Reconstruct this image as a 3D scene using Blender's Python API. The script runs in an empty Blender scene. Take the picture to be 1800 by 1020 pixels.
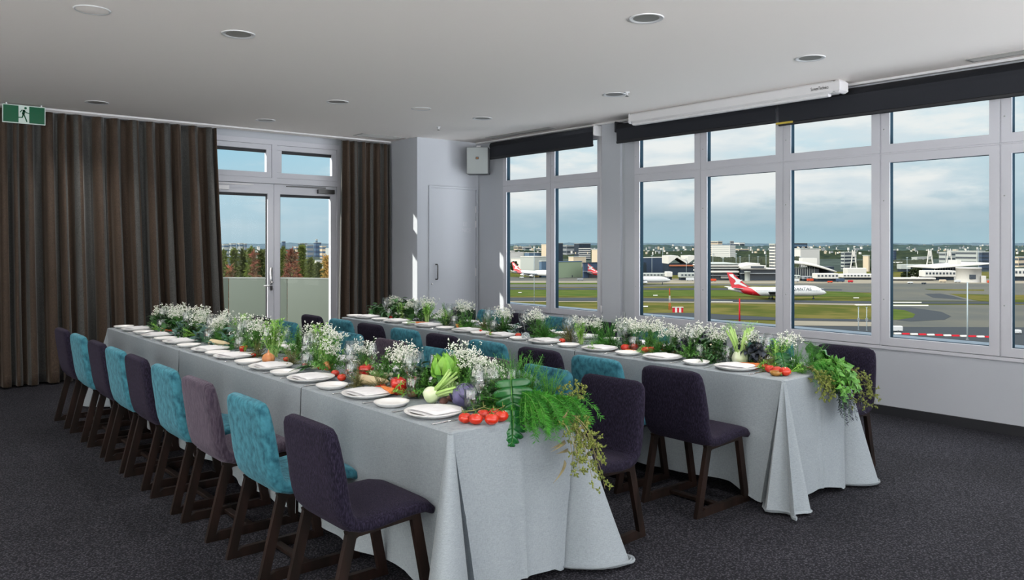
import bpy, math, random
from mathutils import Vector, Matrix, noise
R_ = random.Random(7)
SKY_FILL_BEHIND = 4.1
S = bpy.context.scene
COL = S.collection
PI = math.pi
# ------------------------------------------------------------------ camera
F_PX, Y_HOR, H_EYE = 1400.0, 430.0, 1.55
TH = math.atan(1190 / F_PX)
cam = bpy.data.objects.new('camera', bpy.data.cameras.new('camera'))
COL.objects.link(cam)
cam.location = (0, 0, H_EYE)
cam.rotation_euler = (PI / 2, 0, -TH)
cam.data.sensor_width = 36
cam.data.lens = 36 * F_PX / 1800
cam.data.shift_y = -(510 - Y_HOR) / 1800
cam.data.clip_start = .05
cam.data.clip_end = 20000
S.camera = cam
S.view_settings.view_transform = 'Standard'
S.view_settings.look = 'None'
S.view_settings.gamma = 1
S.view_settings.use_curve_mapping = False
S.view_settings.exposure = 0.0
S.cycles.use_denoising = True
S.cycles.max_bounces = 8
S.cycles.diffuse_bounces = 4
S.cycles.glossy_bounces = 3
S.cycles.transparent_max_bounces = 24
S.cycles.transmission_bounces = 4
S.cycles.caustics_reflective = False
S.cycles.caustics_refractive = False
S.cycles.sample_clamp_indirect = 6

# ------------------------------------------------------------------ world and sun
W = bpy.data.worlds.new('sky'); S.world = W; W.use_nodes = True
nt = W.node_tree; nt.nodes.clear()
def N(tree, t, **k):
    n = tree.nodes.new(t)
    for a, b in k.items():
        if hasattr(n, a): setattr(n, a, b)
        else: n.inputs[a.replace('_', ' ')].default_value = b
    return n
def ramp(tree, stops, interp='EASE'):
    n = tree.nodes.new('ShaderNodeValToRGB'); n.color_ramp.interpolation = interp
    e = n.color_ramp.elements
    while len(e) < len(stops): e.new(.5)
    for i, (p, c) in enumerate(stops):
        e[i].position = p; e[i].color = (*c, 1) if len(c) == 3 else c
    return n
def mth(tree, op, a, b=None, clamp=False):
    n = tree.nodes.new('ShaderNodeMath'); n.operation = op; n.use_clamp = clamp
    for i, v in enumerate((a, b)):
        if v is None: continue
        if isinstance(v, (int, float)): n.inputs[i].default_value = v
        else: tree.links.new(v, n.inputs[i])
    return n.outputs[0]
def mixc(tree, fac, a, b, mode='MIX'):
    n = tree.nodes.new('ShaderNodeMix'); n.data_type = 'RGBA'; n.blend_type = mode
    for i, v in ((0, fac), (6, a), (7, b)):
        if isinstance(v, (int, float)): n.inputs[i].default_value = v
        elif isinstance(v, tuple): n.inputs[i].default_value = (*v, 1) if len(v) == 3 else v
        else: tree.links.new(v, n.inputs[i])
    return n.outputs[2]
tc = N(nt, 'ShaderNodeTexCoord'); sep = N(nt, 'ShaderNodeSeparateXYZ')
nt.links.new(tc.outputs['Generated'], sep.inputs[0])
zz = sep.outputs[2]
az = mth(nt, 'ADD', mth(nt, 'MULTIPLY', sep.outputs[0], math.cos(TH)), mth(nt, 'MULTIPLY', sep.outputs[1], -math.sin(TH)))
azm = mth(nt, 'MULTIPLY', mth(nt, 'ADD', az, .35), 1.9, True)          # 0 over the terrace, 1 over the airfield
clear = ramp(nt, [(0, (.42, .58, .66)), (.06, (.45, .64, .73)), (.13, (.34, .62, .76)), (.3, (.24, .54, .73))])
nt.links.new(zz, clear.inputs[0])
murky = ramp(nt, [(0, (.38, .55, .62)), (.03, (.33, .49, .57)), (.07, (.52, .66, .72)), (.13, (.60, .76, .82)), (.3, (.50, .74, .85))])
nt.links.new(zz, murky.inputs[0])
base = mixc(nt, azm, clear.outputs[0], murky.outputs[0])
mp = N(nt, 'ShaderNodeMapping'); mp.inputs['Scale'].default_value = (3.2, 3.2, 13); mp.inputs['Location'].default_value = (.4, .7, .25)
nt.links.new(tc.outputs['Generated'], mp.inputs[0])
nz = N(nt, 'ShaderNodeTexNoise', Scale=1.25, Detail=9, Roughness=.58); nt.links.new(mp.outputs[0], nz.inputs['Vector'])
cov = mth(nt, 'ADD', nz.outputs['Fac'], mth(nt, 'MULTIPLY', azm, .10))
band = ramp(nt, [(0, (0, 0, 0)), (.035, (.25,) * 3), (.06, (1, 1, 1)), (.11, (1, 1, 1)), (.2, (.75,) * 3)]); nt.links.new(zz, band.inputs[0])
cm = ramp(nt, [(.50, (0, 0, 0)), (.66, (1, 1, 1))]); nt.links.new(cov, cm.inputs[0])
cmask = mth(nt, 'MULTIPLY', mth(nt, 'MULTIPLY', cm.outputs[0], band.outputs[0]), .88, True)
nz2 = N(nt, 'ShaderNodeTexNoise', Scale=3.1, Detail=6); nt.links.new(mp.outputs[0], nz2.inputs['Vector'])
cc = ramp(nt, [(.35, (.70, .77, .80)), (.6, (.90, .90, .87))]); nt.links.new(nz2.outputs['Fac'], cc.inputs[0])
skyc = mixc(nt, cmask, base, cc.outputs[0])
# the sky overhead and behind the building is boosted as added room fill
up = ramp(nt, [(.30, (1, 1, 1)), (.55, (1.0, 1.0, 1.0))]); nt.links.new(zz, up.inputs[0])
boost = mth(nt, 'ADD', 1.0, mth(nt, 'MULTIPLY', mth(nt, 'MULTIPLY', mth(nt, 'SUBTRACT', zz, .24), 4.0, True), 4.5))
fw = mth(nt, 'ADD', mth(nt, 'MULTIPLY', sep.outputs[0], -math.sin(TH)), mth(nt, 'MULTIPLY', sep.outputs[1], -math.cos(TH)))
behind = mth(nt, 'MULTIPLY', mth(nt, 'MULTIPLY', mth(nt, 'SUBTRACT', fw, .1), 2.5, True), SKY_FILL_BEHIND)
behind = mth(nt, 'MULTIPLY', behind, mth(nt, 'ADD', 1.0, mth(nt, 'MULTIPLY', mth(nt, 'MULTIPLY', zz, -4.0, True), 6.0)))  # boosted further below the horizon to brighten the ceiling
boost = mth(nt, 'ADD', boost, behind)
bg = N(nt, 'ShaderNodeBackground'); out = N(nt, 'ShaderNodeOutputWorld')
whiter = mixc(nt, mth(nt, 'MULTIPLY', mth(nt, 'SUBTRACT', boost, 1.0), .5, True), skyc, (.65, .66, .67))
nt.links.new(whiter, bg.inputs[0]); nt.links.new(boost, bg.inputs[1]); nt.links.new(bg.outputs[0], out.inputs[0])

sun = bpy.data.objects.new('sun', bpy.data.lights.new('sun', 'SUN')); COL.objects.link(sun)
sd = Vector((1, -.47, -math.tan(math.radians(20.8)) * 1.105))
sun.rotation_euler = sd.to_track_quat('-Z', 'Y').to_euler()
sun.location = (-20, 12, 20)
sun.data.energy = 6.5; sun.data.angle = math.radians(.6); sun.data.color = (1, .95, .84)

# ---- portals help the daylight find the openings
def portal(loc, rot, sx, sy, nm):
    l = bpy.data.lights.new(nm, 'AREA'); l.shape = 'RECTANGLE'; l.size = sx; l.size_y = sy; l.cycles.is_portal = True
    o = bpy.data.objects.new(nm, l); COL.objects.link(o); o.location = loc; o.rotation_euler = rot
portal((7.55, 1.4, 1.78), (0, PI / 2, 0), 2.3, 9.9, 'daylight_opening')
portal((7.55, 7.81, 1.78), (0, PI / 2, 0), 2.3, 1.95, 'daylight_opening')
portal((4.535, 10.55, 1.5), (-PI / 2, 0, 0), 2.0, 2.95, 'daylight_opening')
portal((-3.85, 1.65, 1.7), (0, -PI / 2, 0), 2.4, 10.6, 'daylight_opening')
portal((1.85, -4.45, 1.7), (PI / 2, 0, 0), 10.2, 2.4, 'daylight_opening')

# ------------------------------------------------------------------ materials
M = {}
def srgb(r, g, b):
    return tuple(((c / 255) / 12.92 if c / 255 <= .04045 else ((c / 255 + .055) / 1.055) ** 2.4) for c in (r, g, b))
def mat(name, col, rough=.5, metal=0, spec=.5, col2=None, scale=20, detail=4, bump=0, bscale=None, sheen=0, sheen_tint=(1, 1, 1), stretch=(1, 1, 1), lo=.35, hi=.65, coat=0, trans=0, sub=0, rough2=None):
    m = bpy.data.materials.new(name); m.use_nodes = True
    t = m.node_tree; b = t.nodes['Principled BSDF']
    b.inputs['Base Color'].default_value = (*col, 1)
    b.inputs['Roughness'].default_value = rough
    b.inputs['Metallic'].default_value = metal
    b.inputs['Specular IOR Level'].default_value = spec
    b.inputs['Sheen Weight'].default_value = sheen
    b.inputs['Sheen Roughness'].default_value = .35
    b.inputs['Sheen Tint'].default_value = (*sheen_tint, 1)
    b.inputs['Coat Weight'].default_value = coat
    if trans: b.inputs['Transmission Weight'].default_value = trans
    if sub:
        b.inputs['Subsurface Weight'].default_value = sub; b.inputs['Subsurface Scale'].default_value = .01
    if col2 or bump:
        tcn = t.nodes.new('ShaderNodeTexCoord'); mpn = t.nodes.new('ShaderNodeMapping'); mpn.inputs['Scale'].default_value = stretch
        t.links.new(tcn.outputs['Object'], mpn.inputs[0])
    if col2:
        nn = N(t, 'ShaderNodeTexNoise', Scale=scale, Detail=detail); t.links.new(mpn.outputs[0], nn.inputs['Vector'])
        r = ramp(t, [(lo, col), (hi, col2)], 'LINEAR'); t.links.new(nn.outputs['Fac'], r.inputs[0]); t.links.new(r.outputs[0], b.inputs['Base Color'])
    if bump:
        nb = N(t, 'ShaderNodeTexNoise', Scale=bscale or scale * 4, Detail=3); t.links.new(mpn.outputs[0], nb.inputs['Vector'])
        bn = N(t, 'ShaderNodeBump', Strength=bump, Distance=.01); t.links.new(nb.outputs['Fac'], bn.inputs['Height']); t.links.new(bn.outputs[0], b.inputs['Normal'])
    M[name] = m
    return m
def glassmat(name, tint=(1, 1, 1), base=.04, edge=.8, rough=0.0, blend=.5):
    m = bpy.data.materials.new(name); m.use_nodes = True; t = m.node_tree; t.nodes.clear()
    o = t.nodes.new('ShaderNodeOutputMaterial'); mx = t.nodes.new('ShaderNodeMixShader')
    tr = N(t, 'ShaderNodeBsdfTransparent'); tr.inputs[0].default_value = (*tint, 1)
    gl = N(t, 'ShaderNodeBsdfGlossy'); gl.inputs['Roughness'].default_value = rough
    lw = N(t, 'ShaderNodeLayerWeight', Blend=blend)
    r = ramp(t, [(0, (base,) * 3), (.55, (base * 1.6,) * 3), (.8, (base * 2 + edge * .18,) * 3), (1, (edge,) * 3)], 'LINEAR')
    t.links.new(lw.outputs['Facing'], r.inputs[0]); t.links.new(r.outputs[0], mx.inputs[0])
    t.links.new(tr.outputs[0], mx.inputs[1]); t.links.new(gl.outputs[0], mx.inputs[2]); t.links.new(mx.outputs[0], o.inputs[0])
    M[name] = m
    return m
mat('wall', (.43, .455, .50), .75, bump=.05, bscale=60)
mat('ceiling', (.88, .83, .80), .9, bump=.04, bscale=30)
mat('white_paint', (.66, .66, .68), .5)
mat('sash', (.52, .53, .58), .42, spec=.4)
mat('gasket', (.014, .030, .045), .95, spec=.05)
mat('black', (.008, .009, .012), .6, col2=(.014, .015, .02), scale=200)
mat('blind', (.006, .008, .014), .85, col2=(.012, .014, .020), scale=300)
mat('steel', (.55, .55, .56), .28, 1)
mat('dark_steel', (.12, .12, .12), .4, 1)
mat('silver', (.75, .75, .76), .16, 1)
mat('porcelain', (.88, .87, .86), .30, coat=.3)
mat('napkin', (.84, .84, .86), .9, bump=.2, bscale=900)
mat('speaker_grey', (.30, .33, .33), .55, bump=.15, bscale=900)
mat('speaker_dark', (.08, .085, .09), .6)
mat('logo_dark', (.03, .03, .03), .5)
mat('logo_orange', (.5, .2, .06), .5)
mat('sign_green', (.0, .085, .035), .2)
mat('sign_white', (.55, .66, .62), .25)
mat('wood', (.006, .004, .003), .5, spec=.2, col2=(.017, .009, .007), scale=14, stretch=(1, 1, .18), bump=.05)
mat('teal', (.010, .068, .10), .8, spec=.2, col2=(.045, .19, .245), scale=34, detail=8, sheen=.25, sheen_tint=(.5, .85, 1), bump=.25, bscale=160, stretch=(1, 1, .8), lo=.30, hi=.62)
mat('purple', (.008, .0065, .014), .9, spec=.12, col2=(.032, .026, .050), scale=230, detail=5, sheen=.06, sheen_tint=(.75, .65, .85), bump=.3, bscale=500, stretch=(1, 1, .22), lo=.42, hi=.72)
mat('purple_pale', (.035, .026, .042), .9, spec=.12, col2=(.085, .068, .090), scale=95, detail=5, sheen=.25, sheen_tint=(.85, .75, .9), bump=.3, bscale=500, stretch=(1, 1, .22), lo=.4, hi=.7)
mat('sill_outside', (.035, .075, .11), .6)
mat('tomato', (.52, .022, .010), .22, col2=(.62, .05, .015), scale=8, coat=.4)
mat('pepper', (.46, .010, .012), .18, col2=(.60, .03, .015), scale=10, coat=.5)
mat('carrot', (.66, .16, .025), .5, col2=(.74, .22, .05), scale=30, bump=.2)
mat('carrot_pale', (.62, .33, .07), .5, col2=(.7, .4, .1), scale=30, bump=.2)
mat('onion', (.48, .17, .06), .35, col2=(.68, .33, .13), scale=10, stretch=(4, 4, .4))
mat('root', (.72, .62, .42), .5, col2=(.62, .48, .28), scale=18, bump=.1)
mat('fennel_white', (.74, .80, .60), .4, col2=(.62, .74, .42), scale=6, stretch=(3, 3, .5))
mat('fennel_stalk', (.33, .55, .13), .4, col2=(.50, .68, .26), scale=8, stretch=(3, 3, .4))
mat('cabbage', (.10, .09, .20), .45, col2=(.20, .19, .34), scale=9, bump=.2)
mat('cabbage_vein', (.05, .035, .12), .5)
mat('silver_berry', (.55, .60, .62), .6, col2=(.38, .44, .46), scale=60)
mat('radish', (.42, .03, .07), .35)
mat('potato', (.16, .07, .06), .6, col2=(.26, .13, .10), scale=20)
mat('pumpkin_stem', (.3, .25, .1), .7)
mat('leaf_dark', (.018, .075, .016), .45, col2=(.04, .15, .028), scale=22)
mat('leaf_mid', (.05, .18, .022), .5, col2=(.12, .33, .045), scale=25)
mat('leaf_bright', (.15, .40, .04), .5, col2=(.28, .54, .08), scale=25)
mat('leaf_fern', (.02, .14, .014), .6, spec=.2, col2=(.06, .28, .025), scale=15)
mat('leaf_blue', (.05, .13, .11), .5, col2=(.12, .24, .20), scale=16)
mat('leaf_purple', (.012, .018, .028), .6, col2=(.04, .05, .075), scale=30)
mat('leaf_olive', (.11, .13, .03), .6, col2=(.24, .22, .07), scale=40)
mat('monstera', (.006, .075, .016), .28, col2=(.015, .13, .028), scale=6, coat=.2)
mat('monstera_bright', (.05, .21, .03), .32, col2=(.10, .30, .05), scale=6, coat=.2)
mat('berry', (.10, .14, .02), .5, col2=(.24, .27, .05), scale=90)
mat('bark_leaf', (.20, .16, .07), .6, col2=(.30, .25, .12), scale=20)
mat('twig', (.16, .15, .05), .7)
mat('floret', (.93, .93, .88), .8, col2=(.88, .89, .80), scale=120, sub=0)
mat('amber', (.35, .17, .04), .2)
mat('cone', (.02, .014, .012), .7, col2=(.05, .04, .035), scale=60)
glassmat('pane', (.97, .99, 1.0), .004, .12)
glassmat('stemware', (.93, .95, .95), .12, 1.0, blend=.5)
glassmat('balustrade_glass', (.97, .98, .98), .1, .6)

def carpet():
    m = mat('carpet', (.012, .012, .016), .95); t = m.node_tree; b = t.nodes['Principled BSDF']
    tcn = t.nodes.new('ShaderNodeTexCoord')
    v = N(t, 'ShaderNodeTexVoronoi', Scale=95); t.links.new(tcn.outputs['Object'], v.inputs['Vector'])
    w1 = N(t, 'ShaderNodeTexNoise', Scale=70, Detail=4); t.links.new(tcn.outputs['Object'], w1.inputs['Vector'])
    w2 = N(t, 'ShaderNodeTexNoise', Scale=1.3, Detail=5); t.links.new(tcn.outputs['Object'], w2.inputs['Vector'])
    r = ramp(t, [(.05, (.070, .070, .084)), (.55, (.011, .011, .015))], 'LINEAR'); t.links.new(v.outputs['Distance'], r.inputs[0])
    r2 = ramp(t, [(.35, (.55,) * 3), (.7, (1.6,) * 3)], 'LINEAR'); t.links.new(w1.outputs['Fac'], r2.inputs[0])
    r3 = ramp(t, [(.3, (.8,) * 3), (.7, (1.15,) * 3)], 'LINEAR'); t.links.new(w2.outputs['Fac'], r3.inputs[0])
    c = mixc(t, 1.0, mixc(t, 1.0, r.outputs[0], r2.outputs[0], 'MULTIPLY'), r3.outputs[0], 'MULTIPLY')
    t.links.new(c, b.inputs['Base Color'])
    bn = N(t, 'ShaderNodeBump', Strength=.6, Distance=.004); t.links.new(v.outputs['Distance'], bn.inputs['Height']); t.links.new(bn.outputs[0], b.inputs['Normal'])
    b.inputs['Specular IOR Level'].default_value = .15
carpet()
def linen():
    m = mat('linen', (.40, .45, .48), .92, spec=.2, sheen=.15); t = m.node_tree; b = t.nodes['Principled BSDF']
    tcn = t.nodes.new('ShaderNodeTexCoord')
    cs = []
    for st in ((700, 700, 60), (60, 60, 700)):
        mpn = t.nodes.new('ShaderNodeMapping'); mpn.inputs['Scale'].default_value = st; t.links.new(tcn.outputs['Object'], mpn.inputs[0])
        n = N(t, 'ShaderNodeTexNoise', Scale=1, Detail=2); t.links.new(mpn.outputs[0], n.inputs['Vector']); cs.append(n.outputs['Fac'])
    s = mth(t, 'ADD', cs[0], cs[1])
    r = ramp(t, [(.35, (.225, .26, .285)), (.65, (.33, .37, .40))], 'LINEAR'); t.links.new(mth(t, 'MULTIPLY', s, .5), r.inputs[0]); t.links.new(r.outputs[0], b.inputs['Base Color'])
    bn = N(t, 'ShaderNodeBump', Strength=.35, Distance=.002); t.links.new(s, bn.inputs['Height']); t.links.new(bn.outputs[0], b.inputs['Normal'])
linen()
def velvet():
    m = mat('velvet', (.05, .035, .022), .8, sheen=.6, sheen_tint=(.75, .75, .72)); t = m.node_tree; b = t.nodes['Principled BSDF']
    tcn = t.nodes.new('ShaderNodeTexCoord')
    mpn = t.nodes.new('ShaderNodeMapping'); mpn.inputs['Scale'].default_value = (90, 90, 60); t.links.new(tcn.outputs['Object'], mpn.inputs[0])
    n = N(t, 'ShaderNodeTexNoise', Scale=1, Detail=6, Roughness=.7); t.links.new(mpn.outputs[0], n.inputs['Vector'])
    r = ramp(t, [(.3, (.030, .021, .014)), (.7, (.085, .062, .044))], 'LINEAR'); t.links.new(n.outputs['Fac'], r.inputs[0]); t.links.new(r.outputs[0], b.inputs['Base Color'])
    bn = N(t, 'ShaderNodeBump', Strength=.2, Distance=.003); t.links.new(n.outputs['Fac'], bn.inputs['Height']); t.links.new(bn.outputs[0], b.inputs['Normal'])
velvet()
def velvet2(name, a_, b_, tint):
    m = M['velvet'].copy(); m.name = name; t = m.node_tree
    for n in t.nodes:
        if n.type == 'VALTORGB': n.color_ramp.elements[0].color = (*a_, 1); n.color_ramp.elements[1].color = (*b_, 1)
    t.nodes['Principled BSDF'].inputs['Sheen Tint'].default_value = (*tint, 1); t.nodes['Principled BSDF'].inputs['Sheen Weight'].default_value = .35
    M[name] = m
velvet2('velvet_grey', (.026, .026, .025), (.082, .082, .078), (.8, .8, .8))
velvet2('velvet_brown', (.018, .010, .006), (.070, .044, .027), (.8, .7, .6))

# ------------------------------------------------------------------ mesh helpers
class MB:
    def __init__(s): s.v = []; s.f = []
    def add(s, vs, fs):
        o = len(s.v); s.v += [tuple(v) for v in vs]; s.f += [tuple(i + o for i in f) for f in fs]
    def box(s, x0, x1, y0, y1, z0, z1, m=None, bev=0):
        if bev:
            b = min(bev, (x1 - x0) / 2.01, (y1 - y0) / 2.01, (z1 - z0) / 2.01)
            P = [(x0 + b, x1 - b, y0 + b, y1 - b, z0), (x0, x1, y0, y1, z0 + b), (x0, x1, y0, y1, z1 - b), (x0 + b, x1 - b, y0 + b, y1 - b, z1)]
            vs = []
            for (a, c, d, e, z) in P: vs += [(a, d, z), (c, d, z), (c, e, z), (a, e, z)]
            fs = [(3, 2, 1, 0), (12, 13, 14, 15)]
            for k in range(3):
                for i in range(4):
                    j = (i + 1) % 4; fs.append((4 * k + i, 4 * k + j, 4 * k + 4 + j, 4 * k + 4 + i))
        else:
            vs = [(x0, y0, z0), (x1, y0, z0), (x1, y1, z0), (x0, y1, z0), (x0, y0, z1), (x1, y0, z1), (x1, y1, z1), (x0, y1, z1)]
            fs = [(3, 2, 1, 0), (4, 5, 6, 7), (0, 1, 5, 4), (1, 2, 6, 5), (2, 3, 7, 6), (3, 0, 4, 7)]
        if m is not None: vs = [m @ Vector(v) for v in vs]
        s.add(vs, fs); return s
    def rings(s, rings, closed=True, cap=True):
        n = len(rings[0]); vs = [p for r in rings for p in r]; fs = []
        for k in range(len(rings) - 1):
            for i in range(n if closed else n - 1):
                j = (i + 1) % n; fs.append((k * n + i, k * n + j, (k + 1) * n + j, (k + 1) * n + i))
        if cap and closed:
            fs.append(tuple(range(n - 1, -1, -1))); fs.append(tuple((len(rings) - 1) * n + i for i in range(n)))
        s.add(vs, fs); return s
    def tube(s, pts, rad, n=8, cap=True, flat=1.0):
        pts = [Vector(p) for p in pts]; rs = []
        up = None
        for i, p in enumerate(pts):
            d = (pts[min(i + 1, len(pts) - 1)] - pts[max(i - 1, 0)])
            if d.length < 1e-9: d = Vector((0, 0, 1))
            d.normalize()
            if up is None:
                up = Vector((0, 0, 1)) if abs(d.z) < .9 else Vector((1, 0, 0))
            a = d.cross(up)
            if a.length < 1e-4: a = d.orthogonal()
            a.normalize(); b = a.cross(d).normalized(); up = b
            r = rad[i] if isinstance(rad, (list, tuple)) else rad
            rs.append([p + a * (r * math.cos(2 * PI * k / n)) + b * (r * flat * math.sin(2 * PI * k / n)) for k in range(n)])
        return s.rings(rs, True, cap)
    def bar(s, p0, p1, w, t, side=(0, 1, 0)):
        p0, p1 = Vector(p0), Vector(p1); d = (p1 - p0).normalized(); sd_ = Vector(side).normalized(); o = d.cross(sd_).normalized()
        rs = [[p + sd_ * (a * t / 2) + o * (b * w / 2) for a, b in ((-1, -1), (1, -1), (1, 1), (-1, 1))] for p in (p0, p1)]
        return s.rings(rs)
    def lathe(s, prof, n=24, m=None, lobes=None):
        rs = []
        for r, z in prof:
            ring = []
            for k in range(n):
                a = 2 * PI * k / n; rr = r * (lobes(a, z) if lobes else 1)
                v = Vector((rr * math.cos(a), rr * math.sin(a), z)); ring.append(m @ v if m is not None else v)
            rs.append(ring)
        return s.rings(rs, True, False)
    def ball(s, c, r, nu=8, nv=6, sz=1.0, m=None):
        c = Vector(c)
        prof = [(max(1e-4, math.sin(PI * k / nv)) * r, -math.cos(PI * k / nv) * r * sz) for k in range(nv + 1)]
        mm = Matrix.Translation(c) @ (m if m is not None else Matrix.Identity(4))
        return s.lathe(prof, nu, mm)
    def oct(s, c, r):
        x, y, z = c
        s.add([(x + r, y, z), (x - r, y, z), (x, y + r, z), (x, y - r, z), (x, y, z + r), (x, y, z - r)],
              [(0, 2, 4), (2, 1, 4), (1, 3, 4), (3, 0, 4), (2, 0, 5), (1, 2, 5), (3, 1, 5), (0, 3, 5)]); return s
    def leaf(s, base, d, up, L, w, curl=.3, segs=4, fold=.15, shape=.45):
        base = Vector(base); d = Vector(d).normalized(); up = Vector(up)
        sd_ = d.cross(up)
        if sd_.length < 1e-3: sd_ = d.orthogonal()
        sd_.normalize(); nrm = sd_.cross(d).normalized()
        vs = []; fs = []; p = base.copy(); ang = 0
        for i in range(segs + 1):
            t = i / segs
            ww = w * max(.04, math.sin(PI * t ** shape * .999) if 0 < t < 1 else .04)
            dd = d * math.cos(ang) - nrm * math.sin(ang); nn = nrm * math.cos(ang) + d * math.sin(ang)
            vs += [p - sd_ * ww / 2 + nn * fold * ww, p, p + sd_ * ww / 2 + nn * fold * ww]
            p = p + dd * (L / segs); ang += curl / segs * 2
            if i:
                a = 3 * (i - 1); b = 3 * i
                fs += [(a, a + 1, b + 1, b), (a + 1, a + 2, b + 2, b + 1)]
        s.add(vs, fs); return s
    def xf(s, m): s.v = [tuple(m @ Vector(v)) for v in s.v]; return s
    def build(s, name, material, parent=None, smooth=True, loc=None, auto=None):
        me = bpy.data.meshes.new(name); me.from_pydata(s.v, [], s.f); me.update()
        if smooth:
            me.polygons.foreach_set('use_smooth', [True] * len(me.polygons))
            if auto: 
                try: me.set_sharp_from_angle(angle=math.radians(auto))
                except Exception: pass
        me.materials.append(M[material] if isinstance(material, str) else material)
        o = bpy.data.objects.new(name, me); COL.objects.link(o)
        if parent is not None: o.parent = parent
        if loc is not None: o.location = loc
        return o
def tag(o, label=None, cat=None, group=None, kind=None):
    if label: o['label'] = label
    if cat: o['category'] = cat
    if group: o['group'] = group
    if kind: o['kind'] = kind
    return o
def empty(name, loc=(0, 0, 0), rz=0, label=None, cat=None, group=None):
    o = bpy.data.objects.new(name, None); o.empty_display_size = .1; COL.objects.link(o)
    o.location = loc; o.rotation_euler = (0, 0, rz)
    return tag(o, label, cat, group)
def struct(name, mb, m, smooth=False): return tag(mb.build(name, m, smooth=smooth), kind='structure')
def copy_tree(o, parent=None):
    c = o.copy(); COL.objects.link(c)
    if parent is not None: c.parent = parent
    for ch in KIDS(o): copy_tree(ch, c)
    return c
def KIDS(o): return [x for x in ALLC.get(o.name, [])]
ALLC = {}
def reg(o):
    "remember the children of a finished prototype so that it can be copied"
    for x in COL.objects:
        if x.parent is not None: ALLC.setdefault(x.parent.name, [])
    for x in COL.objects:
        if x.parent is not None and x not in ALLC[x.parent.name]: ALLC[x.parent.name].append(x)
    return o
class Proto:
    "the first use places the prototype itself, each later use a copy of it"
    def __init__(s, root): s.root = reg(root); s.used = False
    def put(s, loc, rz=0, label=None, cat=None, group=None, scale=None, rot=None):
        o = s.root if not s.used else copy_tree(s.root)
        s.used = True
        o.location = loc; o.rotation_euler = rot if rot is not None else (0, 0, rz)
        if scale is not None: o.scale = (scale,) * 3 if isinstance(scale, (int, float)) else scale
        return tag(o, label, cat, group)
def on_plane(px, py, z):
    "where the sight line through a point of the photograph meets the level z"
    d = ray(px, py); t = (z - H_EYE) / d[2]; return Vector((d[0] * t, d[1] * t, z))
def ray(px, py):
    u = (px - 900) / F_PX; v = (Y_HOR - py) / F_PX
    return Vector((math.sin(TH) + u * math.cos(TH), math.cos(TH) - u * math.sin(TH), v))
def text_mesh(name, body, size, m, material, parent, extrude=.0015, font_scale=(1, 1), align='CENTER'):
    cu = bpy.data.curves.new(name, 'FONT'); cu.body = body; cu.size = size; cu.extrude = extrude; cu.align_x = align; cu.align_y = 'CENTER'
    to = bpy.data.objects.new('tmp', cu); COL.objects.link(to)
    bpy.context.view_layer.update()
    me = bpy.data.meshes.new_from_object(to.evaluated_get(bpy.context.evaluated_depsgraph_get()))
    bpy.data.objects.remove(to)
    me.transform(m); me.materials.clear(); me.materials.append(M[material]); me.name = name
    o = bpy.data.objects.new(name, me); COL.objects.link(o)
    if parent is not None: o.parent = parent
    return o
# ================================================================== the room
XR, YF, ZC = 7.30, 10.30, 3.06           # window wall, curtain wall, ceiling
X0, Y0 = -3.6, -4.2
struct('floor', MB().box(X0 - .3, XR + .25, Y0 - .3, YF + .25, -.2, 0), 'carpet')
struct('ceiling', MB().box(X0 - .3, XR + .3, Y0 - .3, YF + .3, ZC, ZC + .2), 'ceiling')
# window wall: holes for the two banks of windows
B1 = (6.838, 8.781)                      # far bank (two bays)
pitch = .991
edges = [6.318, 5.356, 4.351, 3.369, 2.385, 1.40, .41, -.58, -1.57, -2.56, -3.55]
ZB, ZT = .625, 2.93
w = MB()
w.box(XR, XR + .06, Y0, YF, -.1, ZB)
w.box(XR, XR + .22, Y0, YF, ZT, ZC)
w.box(XR, XR + .06, 8.781, YF, ZB, ZT)
w.box(XR, XR + .06, 6.318, 6.838, ZB, ZT)
w.box(XR, XR + .22, Y0, edges[-1], ZB, ZT)
struct('wall_right', w, 'wall')
struct('trim_1', MB().box(XR - .03, XR, 6.52, 6.83, 0, ZC), 'wall')
struct('trim_2', MB().box(XR - .05, XR, Y0, 9.37, ZC - .022, ZC), 'white_paint')
struct('trim_3', MB().box(XR - .012, XR, Y0, 6.318, ZB - .03, ZB, bev=.003), 'sash')
struct('baseboard_right', MB().box(XR - .02, XR, Y0, 9.37, 0, .082), 'black')
# curtain wall with the glazed terrace doors
DX0, DXM, DX1 = 3.55, 4.535, 5.52
w = MB(); w.box(X0, DX0, YF, YF + .22, 0, ZC); w.box(DX1, XR, YF, YF + .22, 0, ZC); w.box(DX0, DX1, YF, YF + .22, 2.97, ZC)
struct('wall_far', w, 'wall')
CX, CY = 6.22, 9.37
w = MB(); w.box(CX, XR, CY, YF, 0, ZC)
struct('wall_corner', w, 'wall')
struct('baseboard_corner', MB().box(CX - .015, CX, CY - .015, YF, 0, .08).box(CX, 6.40, CY - .015, CY, 0, .08), 'black')
# the two walls behind the camera get unseen window openings added as room fill
w = MB(); w.box(X0 - .2, X0, Y0, YF, 0, .5); w.box(X0 - .2, X0, Y0, YF, 2.9, ZC)
for a, b in ((Y0, -3.6), (-.5, .1), (3.2, 3.8), (6.9, YF)): w.box(X0 - .2, X0, a, b, .5, 2.9)
struct('wall_left', w, 'wall')
w = MB(); w.box(X0, XR, Y0 - .2, Y0, 0, .1); w.box(X0, XR, Y0 - .2, Y0, 2.9, ZC)
for a, b in ((X0, -3.4), (-.1, .1), (3.4, 3.6), (7.1, XR)): w.box(a, b, Y0 - .2, Y0, .1, 2.9)
struct('wall_behind', w, 'wall')

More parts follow.
